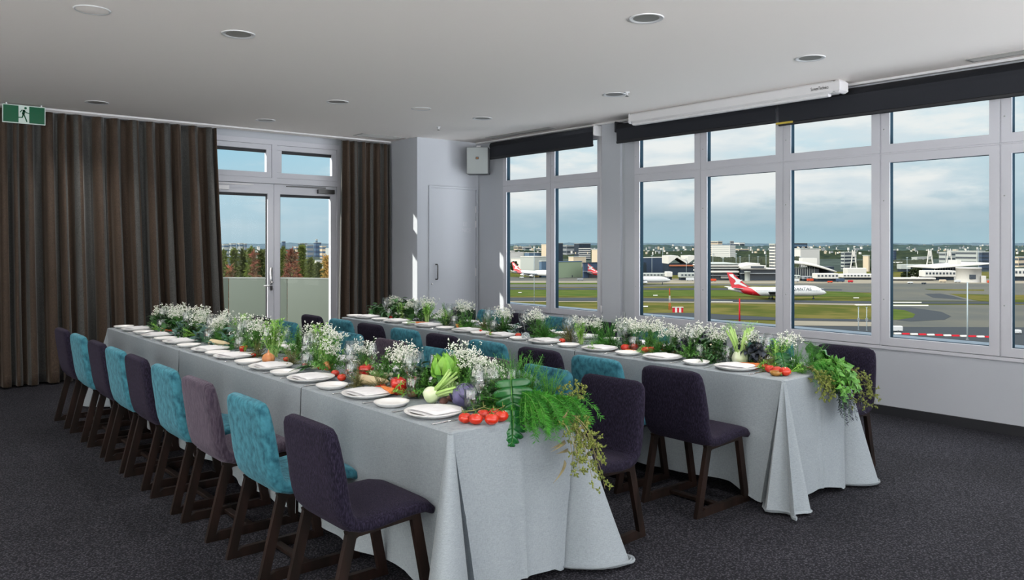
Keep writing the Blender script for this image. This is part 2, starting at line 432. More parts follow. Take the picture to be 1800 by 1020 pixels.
# unseen sheer drapes added over the left openings to diffuse sunlight as fill
m = bpy.data.materials.new('sheer'); m.use_nodes = True; t = m.node_tree; t.nodes.clear()
o_ = t.nodes.new('ShaderNodeOutputMaterial'); mx = t.nodes.new('ShaderNodeMixShader'); mx.inputs[0].default_value = .35
tl = N(t, 'ShaderNodeBsdfTranslucent'); tl.inputs[0].default_value = (.92, .90, .86, 1); df = N(t, 'ShaderNodeBsdfDiffuse'); df.inputs[0].default_value = (.85, .84, .82, 1)
t.links.new(tl.outputs[0], mx.inputs[1]); t.links.new(df.outputs[0], mx.inputs[2]); t.links.new(mx.outputs[0], o_.inputs[0]); M['sheer'] = m
for a, b in ((-3.65, -.45), (.05, 3.25), (3.75, 6.95)):
    g = MB(); n = 160; g.rings([[(X0 + .05 + .03 * math.sin(i * .9) + .01 * math.sin(i * .37), a + (b - a) * i / n, z) for i in range(n + 1)] for z in (.12, 3.0)], closed=False)
    e = empty('fill_sheer', (0, 0, 0), 0, 'unseen sheer curtain added as light diffuser left of the viewer, over the %s window' % {-3.65: 'rear', .05: 'middle', 3.75: 'front'}[a], 'curtain', 'added light-diffusing sheer curtains'); g.build('drape', 'sheer', e)
# ---- windows
def window_bay(n, y0, y1, first=False):
    "one bay between two mullion lines: an upper and a lower sash, each with its pane; y0 < y1"
    e = empty('window_%d' % n, (XR, (y0 + y1) / 2, 0)); tag(e, kind='structure')
    g = .006; hw = (y1 - y0) / 2
    mull = MB()
    for (za, zb) in ((ZB + .004, 2.372), (2.384, 2.955)):
        f = MB(); fr = .078; a, b = -hw + g, hw - g
        f.box(-.012, -.002, a, a + fr, za, zb, bev=.004); f.box(-.012, -.002, b - fr, b, za, zb, bev=.004)
        f.box(-.0115, -.002, a + fr, b - fr, za, za + fr, bev=.004); f.box(-.0115, -.002, a + fr, b - fr, zb - fr, zb, bev=.004)
        f.build('window_frame', 'sash', e, smooth=False)
        k = MB(); i0, i1, j0, j1 = a + fr, b - fr, za + fr, zb - fr; q = .0
        k.box(-.002, .058, a + .01, i0 + q, za, zb); k.box(-.002, .058, i1 - q, b - .01, za, zb)
        k.box(-.002, .058, i0 + q, i1 - q, j0 - .03, j0 + q); k.box(-.002, .058, i0 + q, i1 - q, j1 - q, j1 + .03)
        k.build('gasket', 'gasket', e, smooth=False)
        p = MB(); p.add([(.055, i0, j0), (.055, i1, j0), (.055, i1, j1), (.055, i0, j1)], [(0, 1, 2, 3)])
        p.build('pane', 'pane', e, smooth=False)
    c = MB()
    for z in (1.05, 1.95, 2.6):
        c.lathe([(.0001, 0), (.006, 0), (.006, .004), (.0001, .005)], 8, Matrix.Translation((-.012, hw - .03, z)) @ Matrix.Rotation(-PI / 2, 4, 'Y'))
    c.build('cover_cap', 'speaker_grey', e)
    m = MB(); m.box(-.004, .058, -hw - g, -hw + g, ZB, 2.93); m.box(-.004, .058, -hw + g, hw - g, 2.372, 2.384)
    m.build('mullion', 'sash', e, smooth=False)
    return e
nwin = 1
for a, b in ((7.78, 8.781), (6.838, 7.78)): window_bay(nwin, a, b); nwin += 1
for i in range(len(edges) - 1): window_bay(nwin, edges[i + 1], edges[i]); nwin += 1
struct('trim_4', MB().box(XR + .06, XR + .43, Y0, YF, .56, .688), 'sill_outside')

# ---- terrace doors
e = empty('door_1', (DXM, YF, 0)); tag(e, kind='structure')
f = MB(); hw = DX1 - DXM
f.box(-hw, hw, 0.005, .12, 2.90, 2.97); f.box(-hw, -hw + .05, .0, .12, 0, 2.90); f.box(hw - .05, hw, .0, .12, 0, 2.90)
f.box(-hw + .05, hw - .05, .0, .12, 2.375, 2.45); f.box(-.035, .035, .0, .12, 2.45, 2.90)
f.build('door_frame', 'sash', e, smooth=False)
for s in (-1, 1):
    a, b = (-hw + .052, -.037) if s < 0 else (.037, hw - .052)
    k = MB()
    for (x0, x1, z0, z1) in ((a, b, 2.452, 2.525), (a, b, 2.83, 2.898), (a, a + .07, 2.525, 2.83), (b - .07, b, 2.525, 2.83)): k.box(x0, x1, .012, .075, z0, z1, bev=.003)
    k.build('transom_sash', 'sash', e, smooth=False)
    k = MB(); k.add([(a + .06, .05, 2.51), (b - .06, .05, 2.51), (b - .06, .05, 2.84), (a + .06, .05, 2.84)], [(0, 1, 2, 3)]); k.build('pane', 'pane', e, smooth=False)
    k = MB(); k.box(a + .07, b - .07, .04, .07, 2.79, 2.83); k.build('gasket', 'black', e, smooth=False)
    # leaf
    a, b = (-hw + .053, -.003) if s < 0 else (.003, hw - .053)
    k = MB(); st = .085
    for (x0, x1, z0, z1) in ((a, a + st, .02, 2.37), (b - st, b, .02, 2.37), (a + st, b - st, .02, .16), (a + st, b - st, 2.235, 2.37)): k.box(x0, x1, .02, .08, z0, z1, bev=.003)
    lf = k.build('door_leaf', 'sash', e, smooth=False)
    k = MB(); k.add([(a + .07, .05, .15), (b - .07, .05, .15), (b - .07, .05, 2.25), (a + .07, .05, 2.25)], [(0, 1, 2, 3)]); k.build('pane', 'pane', lf, smooth=False)
    k = MB(); k.box(a + st, b - st, .045, .07, 2.20, 2.235); k.box(*((b - st - .012, b - st) if s < 0 else (a + st, a + st + .014)), .045, .07, .16, 2.2); k.build('gasket', 'black', lf, smooth=False)
    k = MB(); k.box(*((a + .06, a + .30) if s < 0 else (b - .30, b - .05)), -.035, .02, 2.265, 2.325, bev=.004)
    k.box(*((a + .05, a + .62) if s < 0 else (b - .78, b - .2)), -.06, -.035, 2.335, 2.352, bev=.003)
    tag(k.build('door_closer', 'white_paint' if s < 0 else 'dark_steel', e, smooth=False))
k = MB(); k.box(-.06, -.03, -.004, .02, .93, 1.24, bev=.003); k.box(-.056, -.034, -.05, -.004, 1.03, 1.05, bev=.003); k.tube([(-.045, -.045, 1.0), (-.06, -.052, 1.0), (-.17, -.052, .995)], .009, 8)
k.build('door_handle', 'steel', e)

# ---- service door in the corner
e = empty('door_2', (CX, CY, 0)); tag(e, kind='structure')
f = MB(); f.box(.19, .215, -.02, 0, 0, 2.39, bev=.004); f.box(1.035, 1.065, -.02, 0, 0, 2.39, bev=.004); f.box(.215, 1.035, -.02, 0, 2.36, 2.39, bev=.004)
f.build('door_frame', 'wall', e, smooth=False)
MB().box(.22, 1.03, -.008, .0, .01, 2.352, bev=.002).build('door_leaf', 'wall', e, smooth=False)
h = MB(); h.tube([(.31, -.008, 1.055), (.31, -.05, 1.055), (.31, -.058, 1.07), (.31, -.058, 1.25), (.31, -.05, 1.265), (.31, -.008, 1.265)], .009, 8)
h.build('door_handle', 'dark_steel', e)
for z0, z1 in ((2.02, 2.12), (1.80, 1.90), (1.08, 1.2)):
    MB().box(1.018, 1.03, -.022, -.002, z0, z1, bev=.004).build('hinge', 'white_paint', e, smooth=False)
mt = Matrix.Translation((0, -.0085, 0)) @ Matrix.Rotation(PI / 2, 4, 'X')
mat('faint_lettering', (.50, .51, .55), .6)
text_mesh('lettering', 'EE', .075, Matrix.Translation((.83, -.0085, 1.845)) @ Matrix.Rotation(PI / 2, 4, 'X'), 'faint_lettering', e, .0006)
text_mesh('lettering', 'NCE', .085, Matrix.Translation((.86, -.0085, 1.755)) @ Matrix.Rotation(PI / 2, 4, 'X'), 'faint_lettering', e, .0006)
k = MB(); k.lathe([(.0001, 0), (.012, 0), (.012, .012), (.0001, .014)], 12, Matrix.Translation((.245, -.008, .99)) @ Matrix.Rotation(PI / 2, 4, 'X')); k.build('lock', 'white_paint', e)

# ---- wall speaker on its bracket
e = empty('wall_speaker', (7.09, 9.09, 2.755), math.radians(-47), 'grey boxy wall speaker on a bracket in the corner above the white door', 'speaker')
MB().box(-.155, .155, -.10, .09, -.195, .195, bev=.01).build('cabinet', 'speaker_dark', e, smooth=False)
MB().box(-.150, .150, -.112, -.10, -.19, .19, bev=.006).build('grille', 'speaker_grey', e, smooth=False)
b_ = MB().box(-.022, .022, -.118, -.112, .015, .052, bev=.003).build('badge', 'logo_dark', e, smooth=False)
MB().box(-.013, .013, -.1195, -.118, .028, .038).build('logo', 'logo_orange', b_, smooth=False)
MB().box(-.03, .03, .0, .20, .197, .225, bev=.004).box(-.045, .045, .185, .20, .12, .225, bev=.003).build('bracket', 'white_paint', e, smooth=False)

# ---- roller blinds
def blind(y0, y1, z_roll, z_hem, label, gap=.012, xo=0):
    e = empty('roller_blind', (XR, (y0 + y1) / 2, 0), 0, label, 'blind', 'black roller blinds above the windows')
    h = (y1 - y0) / 2
    MB().tube([(-.085 - xo, -h, z_roll), (-.085 - xo, h, z_roll)], .052, 20).build('roll', 'blind', e)
    f = MB(); n = 24; xs = -.10 - xo
    prof = [(xs - .034, z_roll), (xs - .036, z_roll - .05), (xs - .034, z_hem + .06), (xs - .034, z_hem), (xs - .028, z_hem), (xs - .028, z_hem + .06), (xs - .03, z_roll - .05), (xs - .026, z_roll)]
    f.rings([[(x, y, z) for x, z in prof] for y in (-h + gap, h - gap)]); f.build('fabric', 'blind', e, smooth=False)
    MB().box(xs - .04, xs - .022, -h + gap, h - gap, z_hem - .012, z_hem + .022, bev=.006).build('hem_bar', 'black', e, smooth=False)
    return e
b1 = blind(6.87, 8.93, 2.965, 2.78, 'short black roller blind over the two-bay window beside the white corner door')
b2 = blind(4.348, 6.50, 2.955, 2.775, 'black roller blind behind the white screen case, over the first two long-bank bays')
b3 = blind(-3.4, 4.340, 2.955, 2.74, 'longest black roller blind running over the long window bank to the right')
for bl, y, c in ((b1, -1.045, 'white_paint'), (b2, 1.075, 'black'), (b3, 3.875, 'black')):
    MB().box(-.15, 0, y - .008, y + .008, 2.9, 3.03, bev=.006).build('bracket', c, bl, smooth=False)
mat('brass', (.5, .38, .06), .4)
MB().box(-.15, -.13, 3.70, 3.88, 2.745, 2.765, bev=.003).build('end_clip', 'brass', b3, smooth=False)
k = MB()
for y in (-1.06, -1.075): k.tube([(-.05, y, 2.9), (-.04, y, 1.9), (-.045, y - .01, .78)], .0022, 5)
k.box(-.05, -.03, -1.08, -1.06, .70, .79, bev=.004); k.build('pull_cord', 'white_paint', b1)
k = MB()
for y in (.99 + .02, .99 - .005): k.tube([(-.045, y + .03, 2.85), (-.04, y + .03, 1.9), (-.045, y + .03, .74)], .0022, 5)
k.box(-.05, -.03, 1.01, 1.03, .62, .73, bev=.004); k.build('pull_cord', 'speaker_grey', b2)

# ---- projector screen case under the ceiling
e = empty('projector_screen_case', (7.02, 4.86, 0), 0, 'long white housing of a rolled projector screen under the ceiling', 'screen case')
MB().box(-.055, .10, -1.21, 1.24, 2.945, 3.058, bev=.018).build('housing', 'white_paint', e, smooth=False)
MB().box(-.04, .02, -1.15, 1.22, 2.918, 2.948, bev=.008).build('bottom_rail', 'white_paint', e, smooth=False)
MB().box(-.058, .103, -1.27, -1.21, 2.94, 3.059, bev=.02).build('end_cap', 'white_paint', e, smooth=False)
MB().box(-.058, .103, 1.24, 1.262, 2.94, 3.059, bev=.01).build('end_cap', 'white_paint', e, smooth=False)
text_mesh('lettering', 'ScreenTechnics', .034, Matrix.Translation((-.0565, -1.075, 3.0)) @ Matrix.Rotation(-PI / 2, 4, 'Z') @ Matrix.Rotation(PI / 2, 4, 'X') @ Matrix.Diagonal((.82, 1.3, 1, 1)), 'logo_dark', e, .001)

# ---- exit sign
e = empty('exit_sign', (1.545, 9.90, 2.945), 0, 'green and white running man exit sign hanging from the ceiling before the curtain', 'sign')
MB().box(-.20, .20, -.008, .008, -.10, .098, bev=.003).build('board', 'sign_white', e, smooth=False)
for xa, xb in ((-.192, -.052), (.047, .192)): MB().box(xa, xb, -.0105, -.008, -.09, .088).build('green_field', 'sign_green', e, smooth=False)
g = MB()
def seg(pts, wd):
    for a, b in zip(pts, pts[1:]): g.bar((a[0], -.0105, a[1]), (b[0], -.0105, b[1]), wd, .003)
    for p in pts: g.lathe([(.0001, -.0015), (wd / 2, -.0015), (wd / 2, .0015), (.0001, .0015)], 10, Matrix.Translation((p[0], -.0105, p[1])) @ Matrix.Rotation(PI / 2, 4, 'X'))
g.lathe([(.0001, -.0015), (.0125, -.0015), (.0125, .0015), (.0001, .0015)], 16, Matrix.Translation((.012, -.0105, .068)) @ Matrix.Rotation(PI / 2, 4, 'X'))
seg([(-.002, .038), (-.008, .005)], .024); seg([(-.004, .042), (-.022, .044), (-.036, .022)], .009); seg([(.0, .04), (.02, .02), (.045, .014)], .009)
seg([(-.008, .002), (-.018, -.034), (-.05, -.036)], .011); seg([(-.004, .0), (.012, -.04), (.024, -.075)], .012)
g.build('running_figure', 'sign_green', e, smooth=False)
for xa in (-.17, .155): MB().box(xa, xa + .015, -.004, .004, .095, .115).build('hanger', 'steel', e, smooth=False)

DOWN_W = 74
# ---- downlights, ceiling speakers, sprinklers, grilles
def downlight():
    e = empty('ceiling_downlight')
    MB().lathe([(.086, 0), (.102, -.002), (.112, -.007), (.116, -.004), (.118, 0)], 40).build('trim_ring', 'white_paint', e)
    MB().lathe([(.0865, -.0015), (.080, -.0012), (.074, -.0005), (.0001, -.0005)], 32).build('lens', 'lens_grey', e)
    return e
mat('lens_grey', (.20, .195, .19), .35)
dl = Proto(downlight())
DL = [(2.205, 5.625, 'left of the room, the one nearest the camera on that side'), (4.122, 3.467, 'centre of the room, the largest in view'), (6.012, 3.348, 'right of the largest one, nearest the window wall'),
      (2.119, 9.30, 'above the long curtain near the exit sign'), (4.047, 7.613, 'over the middle of the front table'), (5.898, 7.485, 'in front of the white corner door'),
      (5.971, 5.435, 'beside the small ceiling sprinkler, left of the screen case'), (3.979, 9.30, 'above the glass terrace doors')]
DL += [(2.2, 1.6, 'added as fill over the viewer, outside the picture'), (4.12, 1.2, 'added as fill right behind the viewer'), (.35, 3.5, 'added as fill left of the viewer'), (.35, 5.6, 'added as fill left of the outer chair row'), (.35, 7.6, 'added as fill left of the far outer chairs')]  # extra fixtures out of view, added to brighten the room
for x, y, t in DL:
    dl.put((x, y, ZC), label='round recessed ceiling downlight ' + t, cat='ceiling light', group='recessed downlights')
    l = bpy.data.lights.new('downlight_fill', 'SPOT'); l.energy = DOWN_W; l.spot_size = math.radians(128); l.spot_blend = 1; l.shadow_soft_size = .07; l.color = (1, .96, .91)  # fill spot added at each fixture; the visible ones look unlit
    o = bpy.data.objects.new('downlight_fill', l); COL.objects.link(o); o.location = (x, y, ZC - .09)
def cspk():
    e = empty('ceiling_speaker')
    MB().lathe([(.096, -.003), (.104, -.007), (.110, 0)], 36).build('rim', 'white_paint', e)
    MB().lathe([(.098, -.002), (.06, -.006), (.0001, -.007)], 36).build('grille', 'ceiling', e)
    return e
cs = Proto(cspk())
cs.put((1.259, 5.648, ZC), label='round flush ceiling speaker at the upper left, nearest the camera', cat='ceiling speaker', group='ceiling speakers')
cs.put((4.958, 7.394, ZC), label='round flush ceiling speaker between two downlights beyond the tables', cat='ceiling speaker', group='ceiling speakers')
def sprinkler():
    e = empty('ceiling_sprinkler')
    MB().lathe([(.03, 0), (.028, -.006), (.012, -.008), (.010, -.03), (.0001, -.03)], 14).build('escutcheon', 'white_paint', e)
    MB().lathe([(.0001, -.045), (.018, -.045), (.018, -.042), (.004, -.04), (.004, -.03)], 12).build('deflector', 'dark_steel', e)
    return e
sp = Proto(sprinkler())
sp.put((5.897, 8.391, ZC), label='small ceiling sprinkler in front of the white corner door', cat='sprinkler', group='ceiling sprinklers')
sp.put((5.976, 5.273, ZC), label='small ceiling sprinkler right beside a downlight, left of the screen case', cat='sprinkler', group='ceiling sprinklers')
mat('grille_grey', (.30, .30, .295), .7)
mat('slot', (.07, .07, .07), .8)
def grille(x0, x1, y0, y1, along, label):
    e = empty('air_grille', ((x0 + x1) / 2, (y0 + y1) / 2, ZC), 0, label, 'vent', 'ceiling air grilles')
    a, b = (x1 - x0) / 2, (y1 - y0) / 2
    f = MB().box(-a, a, -b, -b + .02, -.006, 0).box(-a, a, b - .02, b, -.006, 0).box(-a, -a + .02, -b + .02, b - .02, -.006, 0).box(a - .02, a, -b + .02, b - .02, -.006, 0)
    f.build('frame', 'grille_grey', e, smooth=False)
    MB().box(-a + .02, a - .02, -b + .02, b - .02, -.0015, 0).build('backing', 'slot', e, smooth=False)
    s = MB(); n = 7
    for i in range(n):
        t = (i + .5) / n
        if along == 'y': s.bar((-a + .02 + t * (2 * a - .04), -b + .02, -.004), (-a + .02 + t * (2 * a - .04), b - .02, -.004), .004, .014, (1, 0, .35))
        else: s.bar((-a + .02, -b + .02 + t * (2 * b - .04), -.004), (a - .02, -b + .02 + t * (2 * b - .04), -.004), .004, .014, (0, 1, .35))
    s.build('slats', 'grille_grey', e, smooth=False)
grille(7.02, 7.16, .6, 2.55, 'y', 'long slatted air grille in the ceiling above the nearest windows')
grille(6.98, 7.12, 7.5, 8.8, 'y', 'slatted air grille in the ceiling above the window beside the white door')
grille(5.45, 6.15, 9.55, 9.80, 'x', 'slatted air grille in the ceiling above the short curtain')

# ---- curtain tracks and curtains
def track(x0, x1, label):
    e = empty('curtain_track', ((x0 + x1) / 2, 10.07, ZC), 0, label, 'curtain track')
    h = (x1 - x0) / 2
    MB().box(-h, h, -.03, .03, -.028, 0, bev=.004).build('rail', 'white_paint', e, smooth=False)
    MB().box(-h, h, -.034, -.028, -.045, -.02).build('lip', 'silver', e, smooth=False)
track(.2, CX - .01, 'thin white curtain track along the ceiling above the terrace doors')
def curtain(x0, x1, y, widths, amp, label, seed, lean0=0, lean1=0):
    rr = random.Random(seed)
    knots = [x0]; i = 0
    while knots[-1] < x1: knots.append(knots[-1] + rr.uniform(*widths))
    knots[-1] = x1; nk = len(knots)
    A = [rr.uniform(.65, 1.15) for _ in knots]; J = [rr.uniform(-1, 1) for _ in knots]; Q = [rr.uniform(.25, .75) for _ in knots]
    ns = 14; rings = []; rows = 26; thick = .004
    zt, zb = ZC - .045, .018
    for r in range(rows + 1):
        t = r / rows; z = zt + (zb - zt) * t; ring = []
        for k in range(nk - 1):
            a, b = knots[k], knots[k + 1]
            for q in range(ns):
                u = q / ns
                # asymmetric pleat: sharp front nose, tucked back
                ph = u ** (1 + .9 * (Q[k] - .5))
                yy = -math.cos(2 * PI * ph) * amp * A[k] * (.62 + .38 * min(1, t * 3.2))
                yy += .010 * math.sin(5 * t + 3 * J[k]) * t
                xx = a + (b - a) * (u + .10 * math.sin(4 * PI * u + J[k]) * (.4 + .6 * t)) + .016 * J[k] * t * math.sin(PI * u)
                s = (xx - x0) / (x1 - x0)
                xx += (lean0 * (1 - s) + lean1 * s) * t ** 1.3
                ring.append((xx, y + yy + .012 * noise.noise((xx * 3, z * 1.4, seed)), z))
        rings.append(ring)
    e = empty('curtain', ((x0 + x1) / 2, y, 0), 0, label, 'curtain')
    off = Vector(((x0 + x1) / 2, y, 0))
    mb = MB(); mb.rings([[Vector(p) - off for p in rg] for rg in rings], closed=False)
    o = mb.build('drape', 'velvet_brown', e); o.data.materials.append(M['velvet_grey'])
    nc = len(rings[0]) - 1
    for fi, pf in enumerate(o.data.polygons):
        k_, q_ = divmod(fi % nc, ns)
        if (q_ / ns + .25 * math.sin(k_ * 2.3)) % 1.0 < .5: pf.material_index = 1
    sm = o.modifiers.new('thickness', 'SOLIDIFY'); sm.thickness = thick
    # stitched hem
    hb = MB(); hb.rings([[Vector(p) - off + Vector((0, -.0045, 0)) for p in rg] for rg in ([[(x_, y_, .145) for x_, y_, _ in rings[-2]], [(x_, y_, .137) for x_, y_, _ in rings[-2]]])], closed=False)
    hb.build('hem_seam', 'velvet', e)
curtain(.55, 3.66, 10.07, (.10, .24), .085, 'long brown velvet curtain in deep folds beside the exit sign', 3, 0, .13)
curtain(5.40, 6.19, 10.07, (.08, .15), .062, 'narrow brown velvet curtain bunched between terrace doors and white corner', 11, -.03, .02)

# ================================================================== outside: the airfield
GZ = -40.45
GH = H_EYE - GZ
KK = GH * F_PX
Fv = Vector((math.sin(TH), math.cos(TH), 0)); Rv = Vector((math.cos(TH), -math.sin(TH), 0))
def depth_of(py): return KK / (py - Y_HOR)
def gpt(px, py=None, d=None, z=GZ):
    if d is None: d = depth_of(py)
    p = Fv * d + Rv * ((px - 900) / F_PX * d); return Vector((p.x, p.y, z))
def dim(c): return tuple(x * .34 for x in c)
_mat = mat
def mat(name, col, *a, **k):
    if 'col2' in k: k['col2'] = dim(k['col2'])
    k['spec'] = min(k.get('spec', 0), .15) if not name.startswith(('plane', 'b_glass', 'frosted')) else .4
    return _mat(name, dim(col), *a, **k)
mat('grass_ground', srgb(86, 94, 48), .95, col2=srgb(118, 112, 64), scale=.035, detail=5, stretch=(1, 1, 1), lo=.4, hi=.62)
mat('grass_green', srgb(76, 98, 48), .95, col2=srgb(98, 110, 58), scale=.05, detail=5)
mat('asphalt', srgb(84, 88, 84), .95, spec=.1, col2=srgb(100, 100, 90), scale=.02, detail=5)
mat('asphalt_dark', srgb(52, 60, 66), .95, spec=.1)
mat('concrete', srgb(158, 150, 132), .95, spec=.1, col2=srgb(140, 134, 118), scale=.03)
mat('line_white', srgb(215, 215, 205), .9)
mat('b_white', srgb(232, 230, 222), .8, spec=.1)
mat('b_cream', srgb(225, 208, 180), .8, spec=.1)
mat('b_grey', srgb(150, 155, 158), .8, spec=.1)
mat('b_pale', srgb(190, 196, 190), .8, spec=.1)
mat('b_blue', srgb(92, 118, 142), .6, spec=.2)
mat('b_dark', srgb(40, 54, 68), .6, spec=.2)
mat('b_navy', srgb(70, 88, 112), .7, spec=.1)
mat('b_hangar', srgb(150, 168, 140), .8, spec=.1)
mat('b_brick', srgb(190, 120, 90), .9, spec=.1)
mat('b_red', srgb(200, 60, 45), .7)
mat('b_glass', srgb(46, 60, 72), .35)
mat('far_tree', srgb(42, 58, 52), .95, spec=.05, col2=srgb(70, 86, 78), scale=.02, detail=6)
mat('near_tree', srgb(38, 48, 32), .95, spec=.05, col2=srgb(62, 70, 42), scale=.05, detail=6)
mat('pole_grey', srgb(190, 205, 210), .6)
mat('safety_orange', srgb(225, 90, 60), .8)
mat('safety_red', srgb(205, 50, 62), .7)
mat('plane_red', srgb(215, 25, 40), .4)
mat('plane_white', srgb(236, 238, 236), .4, spec=.3)
mat('plane_grey', srgb(120, 130, 140), .5)
mat('car_white', srgb(225, 228, 228), .5)

g = MB(); g.add([tuple(Fv * d + Rv * u + Vector((0, 0, GZ))) for d, u in ((120, -2500), (120, 900), (9000, 9000), (9000, -9000))], [(3, 2, 1, 0)])
struct('ground', g, 'grass_ground')
nlev = [0]
def patch(name, pts, m, lvl=None, py=True):
    "a flat strip of ground; corners given as image column and image row of the ground there"
    nlev[0] += 1
    z = GZ + .03 + .012 * nlev[0]
    pts = [(-250 if x == 860 else 2600 if x == 1900 else x, y) for x, y in pts]
    g = MB(); P = [gpt(x, y, z=z) for x, y in pts]
    g.add(P, [tuple(range(len(P)))]); o = g.build(name, m, smooth=False); return tag(o, kind='structure')
patch('apron', [(860, 487), (1130, 487), (1130, 490), (1900, 490), (1900, 500), (860, 497)], 'concrete')
patch('apron', [(860, 487), (1060, 487), (1060, 494), (860, 494)], 'asphalt')
patch('grass_strip', [(860, 497.5), (1110, 497.5), (1110, 500.5), (860, 500.5)], 'grass_green')
patch('taxiway', [(860, 501), (1110, 500), (1250, 499.5), (1420, 499), (1420, 503), (1250, 502), (1110, 505), (860, 506)], 'asphalt')
patch('taxiway', [(1400, 498.5), (1900, 498.5), (1900, 515), (1545, 515), (1480, 514), (1400, 510)], 'asphalt')
patch('taxiway', [(860, 504), (1380, 507), (1480, 509), (1480, 511), (1380, 510.5), (860, 506.5)], 'asphalt_dark')
patch('grass_strip', [(860, 507), (1380, 511), (1480, 513), (1535, 517), (1535, 522), (860, 519)], 'grass_green')
patch('runway', [(860, 520), (1110, 524), (1380, 528), (1545, 530), (1900, 532), (1900, 536), (1545, 534.5), (1380, 532), (1110, 529.5), (860, 526.5)], 'asphalt_dark')
patch('runway_edge', [(860, 527), (1110, 530), (1380, 532.5), (1545, 535), (1545, 538), (1380, 534.5), (1110, 531.5), (860, 528.5)], 'concrete')
patch('apron', [(1560, 505), (1900, 505), (1900, 531), (1560, 529)], 'asphalt')
patch('apron', [(1560, 536.5), (1900, 536.5), (1900, 592), (1560, 584)], 'asphalt')
patch('taxiway_line', [(1560, 531.2), (1620, 531.4), (1620, 533), (1560, 532.8)], 'line_white')
patch('taxiway_line', [(1560, 536.2), (1632, 536.4), (1632, 538.6), (1560, 538.4)], 'line_white')
patch('taxiway', [(1625, 517), (1652, 516.5), (1672, 520), (1700, 528), (1640, 524)], 'asphalt_dark')
patch('grass_strip', [(1668, 517), (1760, 519), (1900, 520), (1900, 531), (1745, 532), (1710, 528)], 'grass_ground')
patch('grass_strip', [(1625, 508.5), (1730, 509.5), (1730, 512), (1640, 511)], 'grass_ground')
patch('taxiway', [(1560, 541), (1600, 541), (1655, 549), (1672, 557), (1660, 563), (1600, 566), (1560, 562)], 'asphalt_dark')
patch('grass_strip', [(1560, 543), (1590, 546), (1609, 553), (1605, 559), (1580, 563), (1560, 563)], 'grass_green')
patch('service_road', [(1225, 551), (1110, 551), (1110, 562), (1250, 562), (1380, 564), (1560, 567), (1560, 563), (1380, 560)], 'asphalt_dark')
patch('service_road', [(1380, 564.5), (1560, 567.5), (1560, 575), (1380, 573)], 'concrete')
patch('service_road', [(1110, 562.5), (1380, 573.5), (1560, 575.5), (1900, 580), (1900, 640), (1110, 600)], 'asphalt_dark')
patch('runway_marking', [(1148, 519.2), (1156, 519.2), (1156, 520.6), (1148, 520.6)], 'line_white')
patch('runway_marking', [(1130, 538.6), (1139, 538.6), (1139, 540.6), (1130, 540.6)], 'line_white')
patch('runway_marking', [(1250, 530.4), (1288, 530.8), (1288, 531.8), (1250, 531.4)], 'line_white')
patch('runway_marking', [(1500, 523.7), (1510, 523.7), (1510, 525.2), (1500, 525.2)], 'line_white')
patch('runway_marking', [(911, 514.5), (917, 514.5), (917, 515.6), (911, 515.6)], 'line_white')

def obj_at(name, px, yb, label=None, cat=None, group=None, d=None):
    return empty(name, gpt(px, yb, d), -TH, label, cat, group)
def building(px0, pxc, px1, yt, yb, m, label, windows=0, wm='b_glass', m2=None, deep=None, roof=None, cat='building', name='building', group=None, wfront='both'):
    "px0..pxc is the sunlit left face, pxc..px1 the shaded right one (pxc == px0: a flat front)"
    d = depth_of(yb); k = d / F_PX; h = (yb - yt) * k
    wl, wr = (pxc - px0) * k, (px1 - pxc) * k
    ang = 0 if wl < 1e-6 else math.atan2(wl, max(wr, 1e-3)) if True else 0
    e = obj_at(name, pxc, yb, label, cat, group)
    if wl < 1e-6:
        a = Matrix.Identity(4); L1, L2 = wr, deep or max(12, wr * .5)
    else:
        ph = math.radians(40); L2 = wl / math.sin(ph); L1 = wr / math.cos(ph); a = Matrix.Rotation(ph, 4, 'Z')
    # local: front face along +x (length L1), side face along +y (length L2)
    MB().box(0, L1, 0, L2, 0, h, a).build('wall', m, e, smooth=False)
    r = .02 * h + .6
    MB().box(-.5, L1 + .5, -.5, L2 + .5, h, h + r, a).build('roof', roof or m2 or 'b_pale', e, smooth=False)
    if windows:
        g = MB()
        for i in range(windows):
            z = h * (i + .35) / windows; zh = h / windows * .42
            if wfront in ('both', 'front'): g.box(L1 * .04, L1 * .96, -.35, 0, z, z + zh, a)
            if wfront in ('both', 'side') and wl > 1e-6: g.box(-.35, 0, L2 * .04, L2 * .96, z, z + zh, a)
        g.build('window_band', wm, e, smooth=False)
    return e
# hills on the horizon
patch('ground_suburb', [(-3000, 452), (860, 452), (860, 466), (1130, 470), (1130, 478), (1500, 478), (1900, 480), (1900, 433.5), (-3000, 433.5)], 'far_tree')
def ridge(name, d, y_top, amp, px0, px1, m, seed, n=260):
    g = MB(); rs = []
    for j, dd in enumerate((0, .02, .05, .1, .2)):
        r = []
        for i in range(n + 1):
            px = px0 + (px1 - px0) * i / n
            top = (H_EYE - GZ) - (y_top - Y_HOR) * d / F_PX
            h = top * (.02, .55, .85, 1, 1)[j] + (amp * d / F_PX) * (noise.noise((px * .016, seed, 0)) * 1.2 + noise.noise((px * .06, seed, j * .6)) * .6 + .8 * noise.noise((px * .33, seed, j * 1.7))) * (0, .5, 1, 1, 1)[j]
            r.append(gpt(px, d=d * (1 + dd), z=GZ + h))
        rs.append(r)
    g.rings(rs, closed=False)
    return tag(g.build(name, m, smooth=False), kind='structure')
mat('hill_far_hazed', srgb(96, 118, 132), 1, spec=0, col2=srgb(112, 130, 138), scale=.01)  # distance haze is painted in: farther hills are bluer and paler
mat('hill_mid_hazed', srgb(62, 80, 82), 1, spec=0, col2=srgb(84, 100, 94), scale=.02, detail=6)
mat('hill_near', srgb(44, 56, 48), 1, spec=0, col2=srgb(66, 76, 58), scale=.03, detail=6)
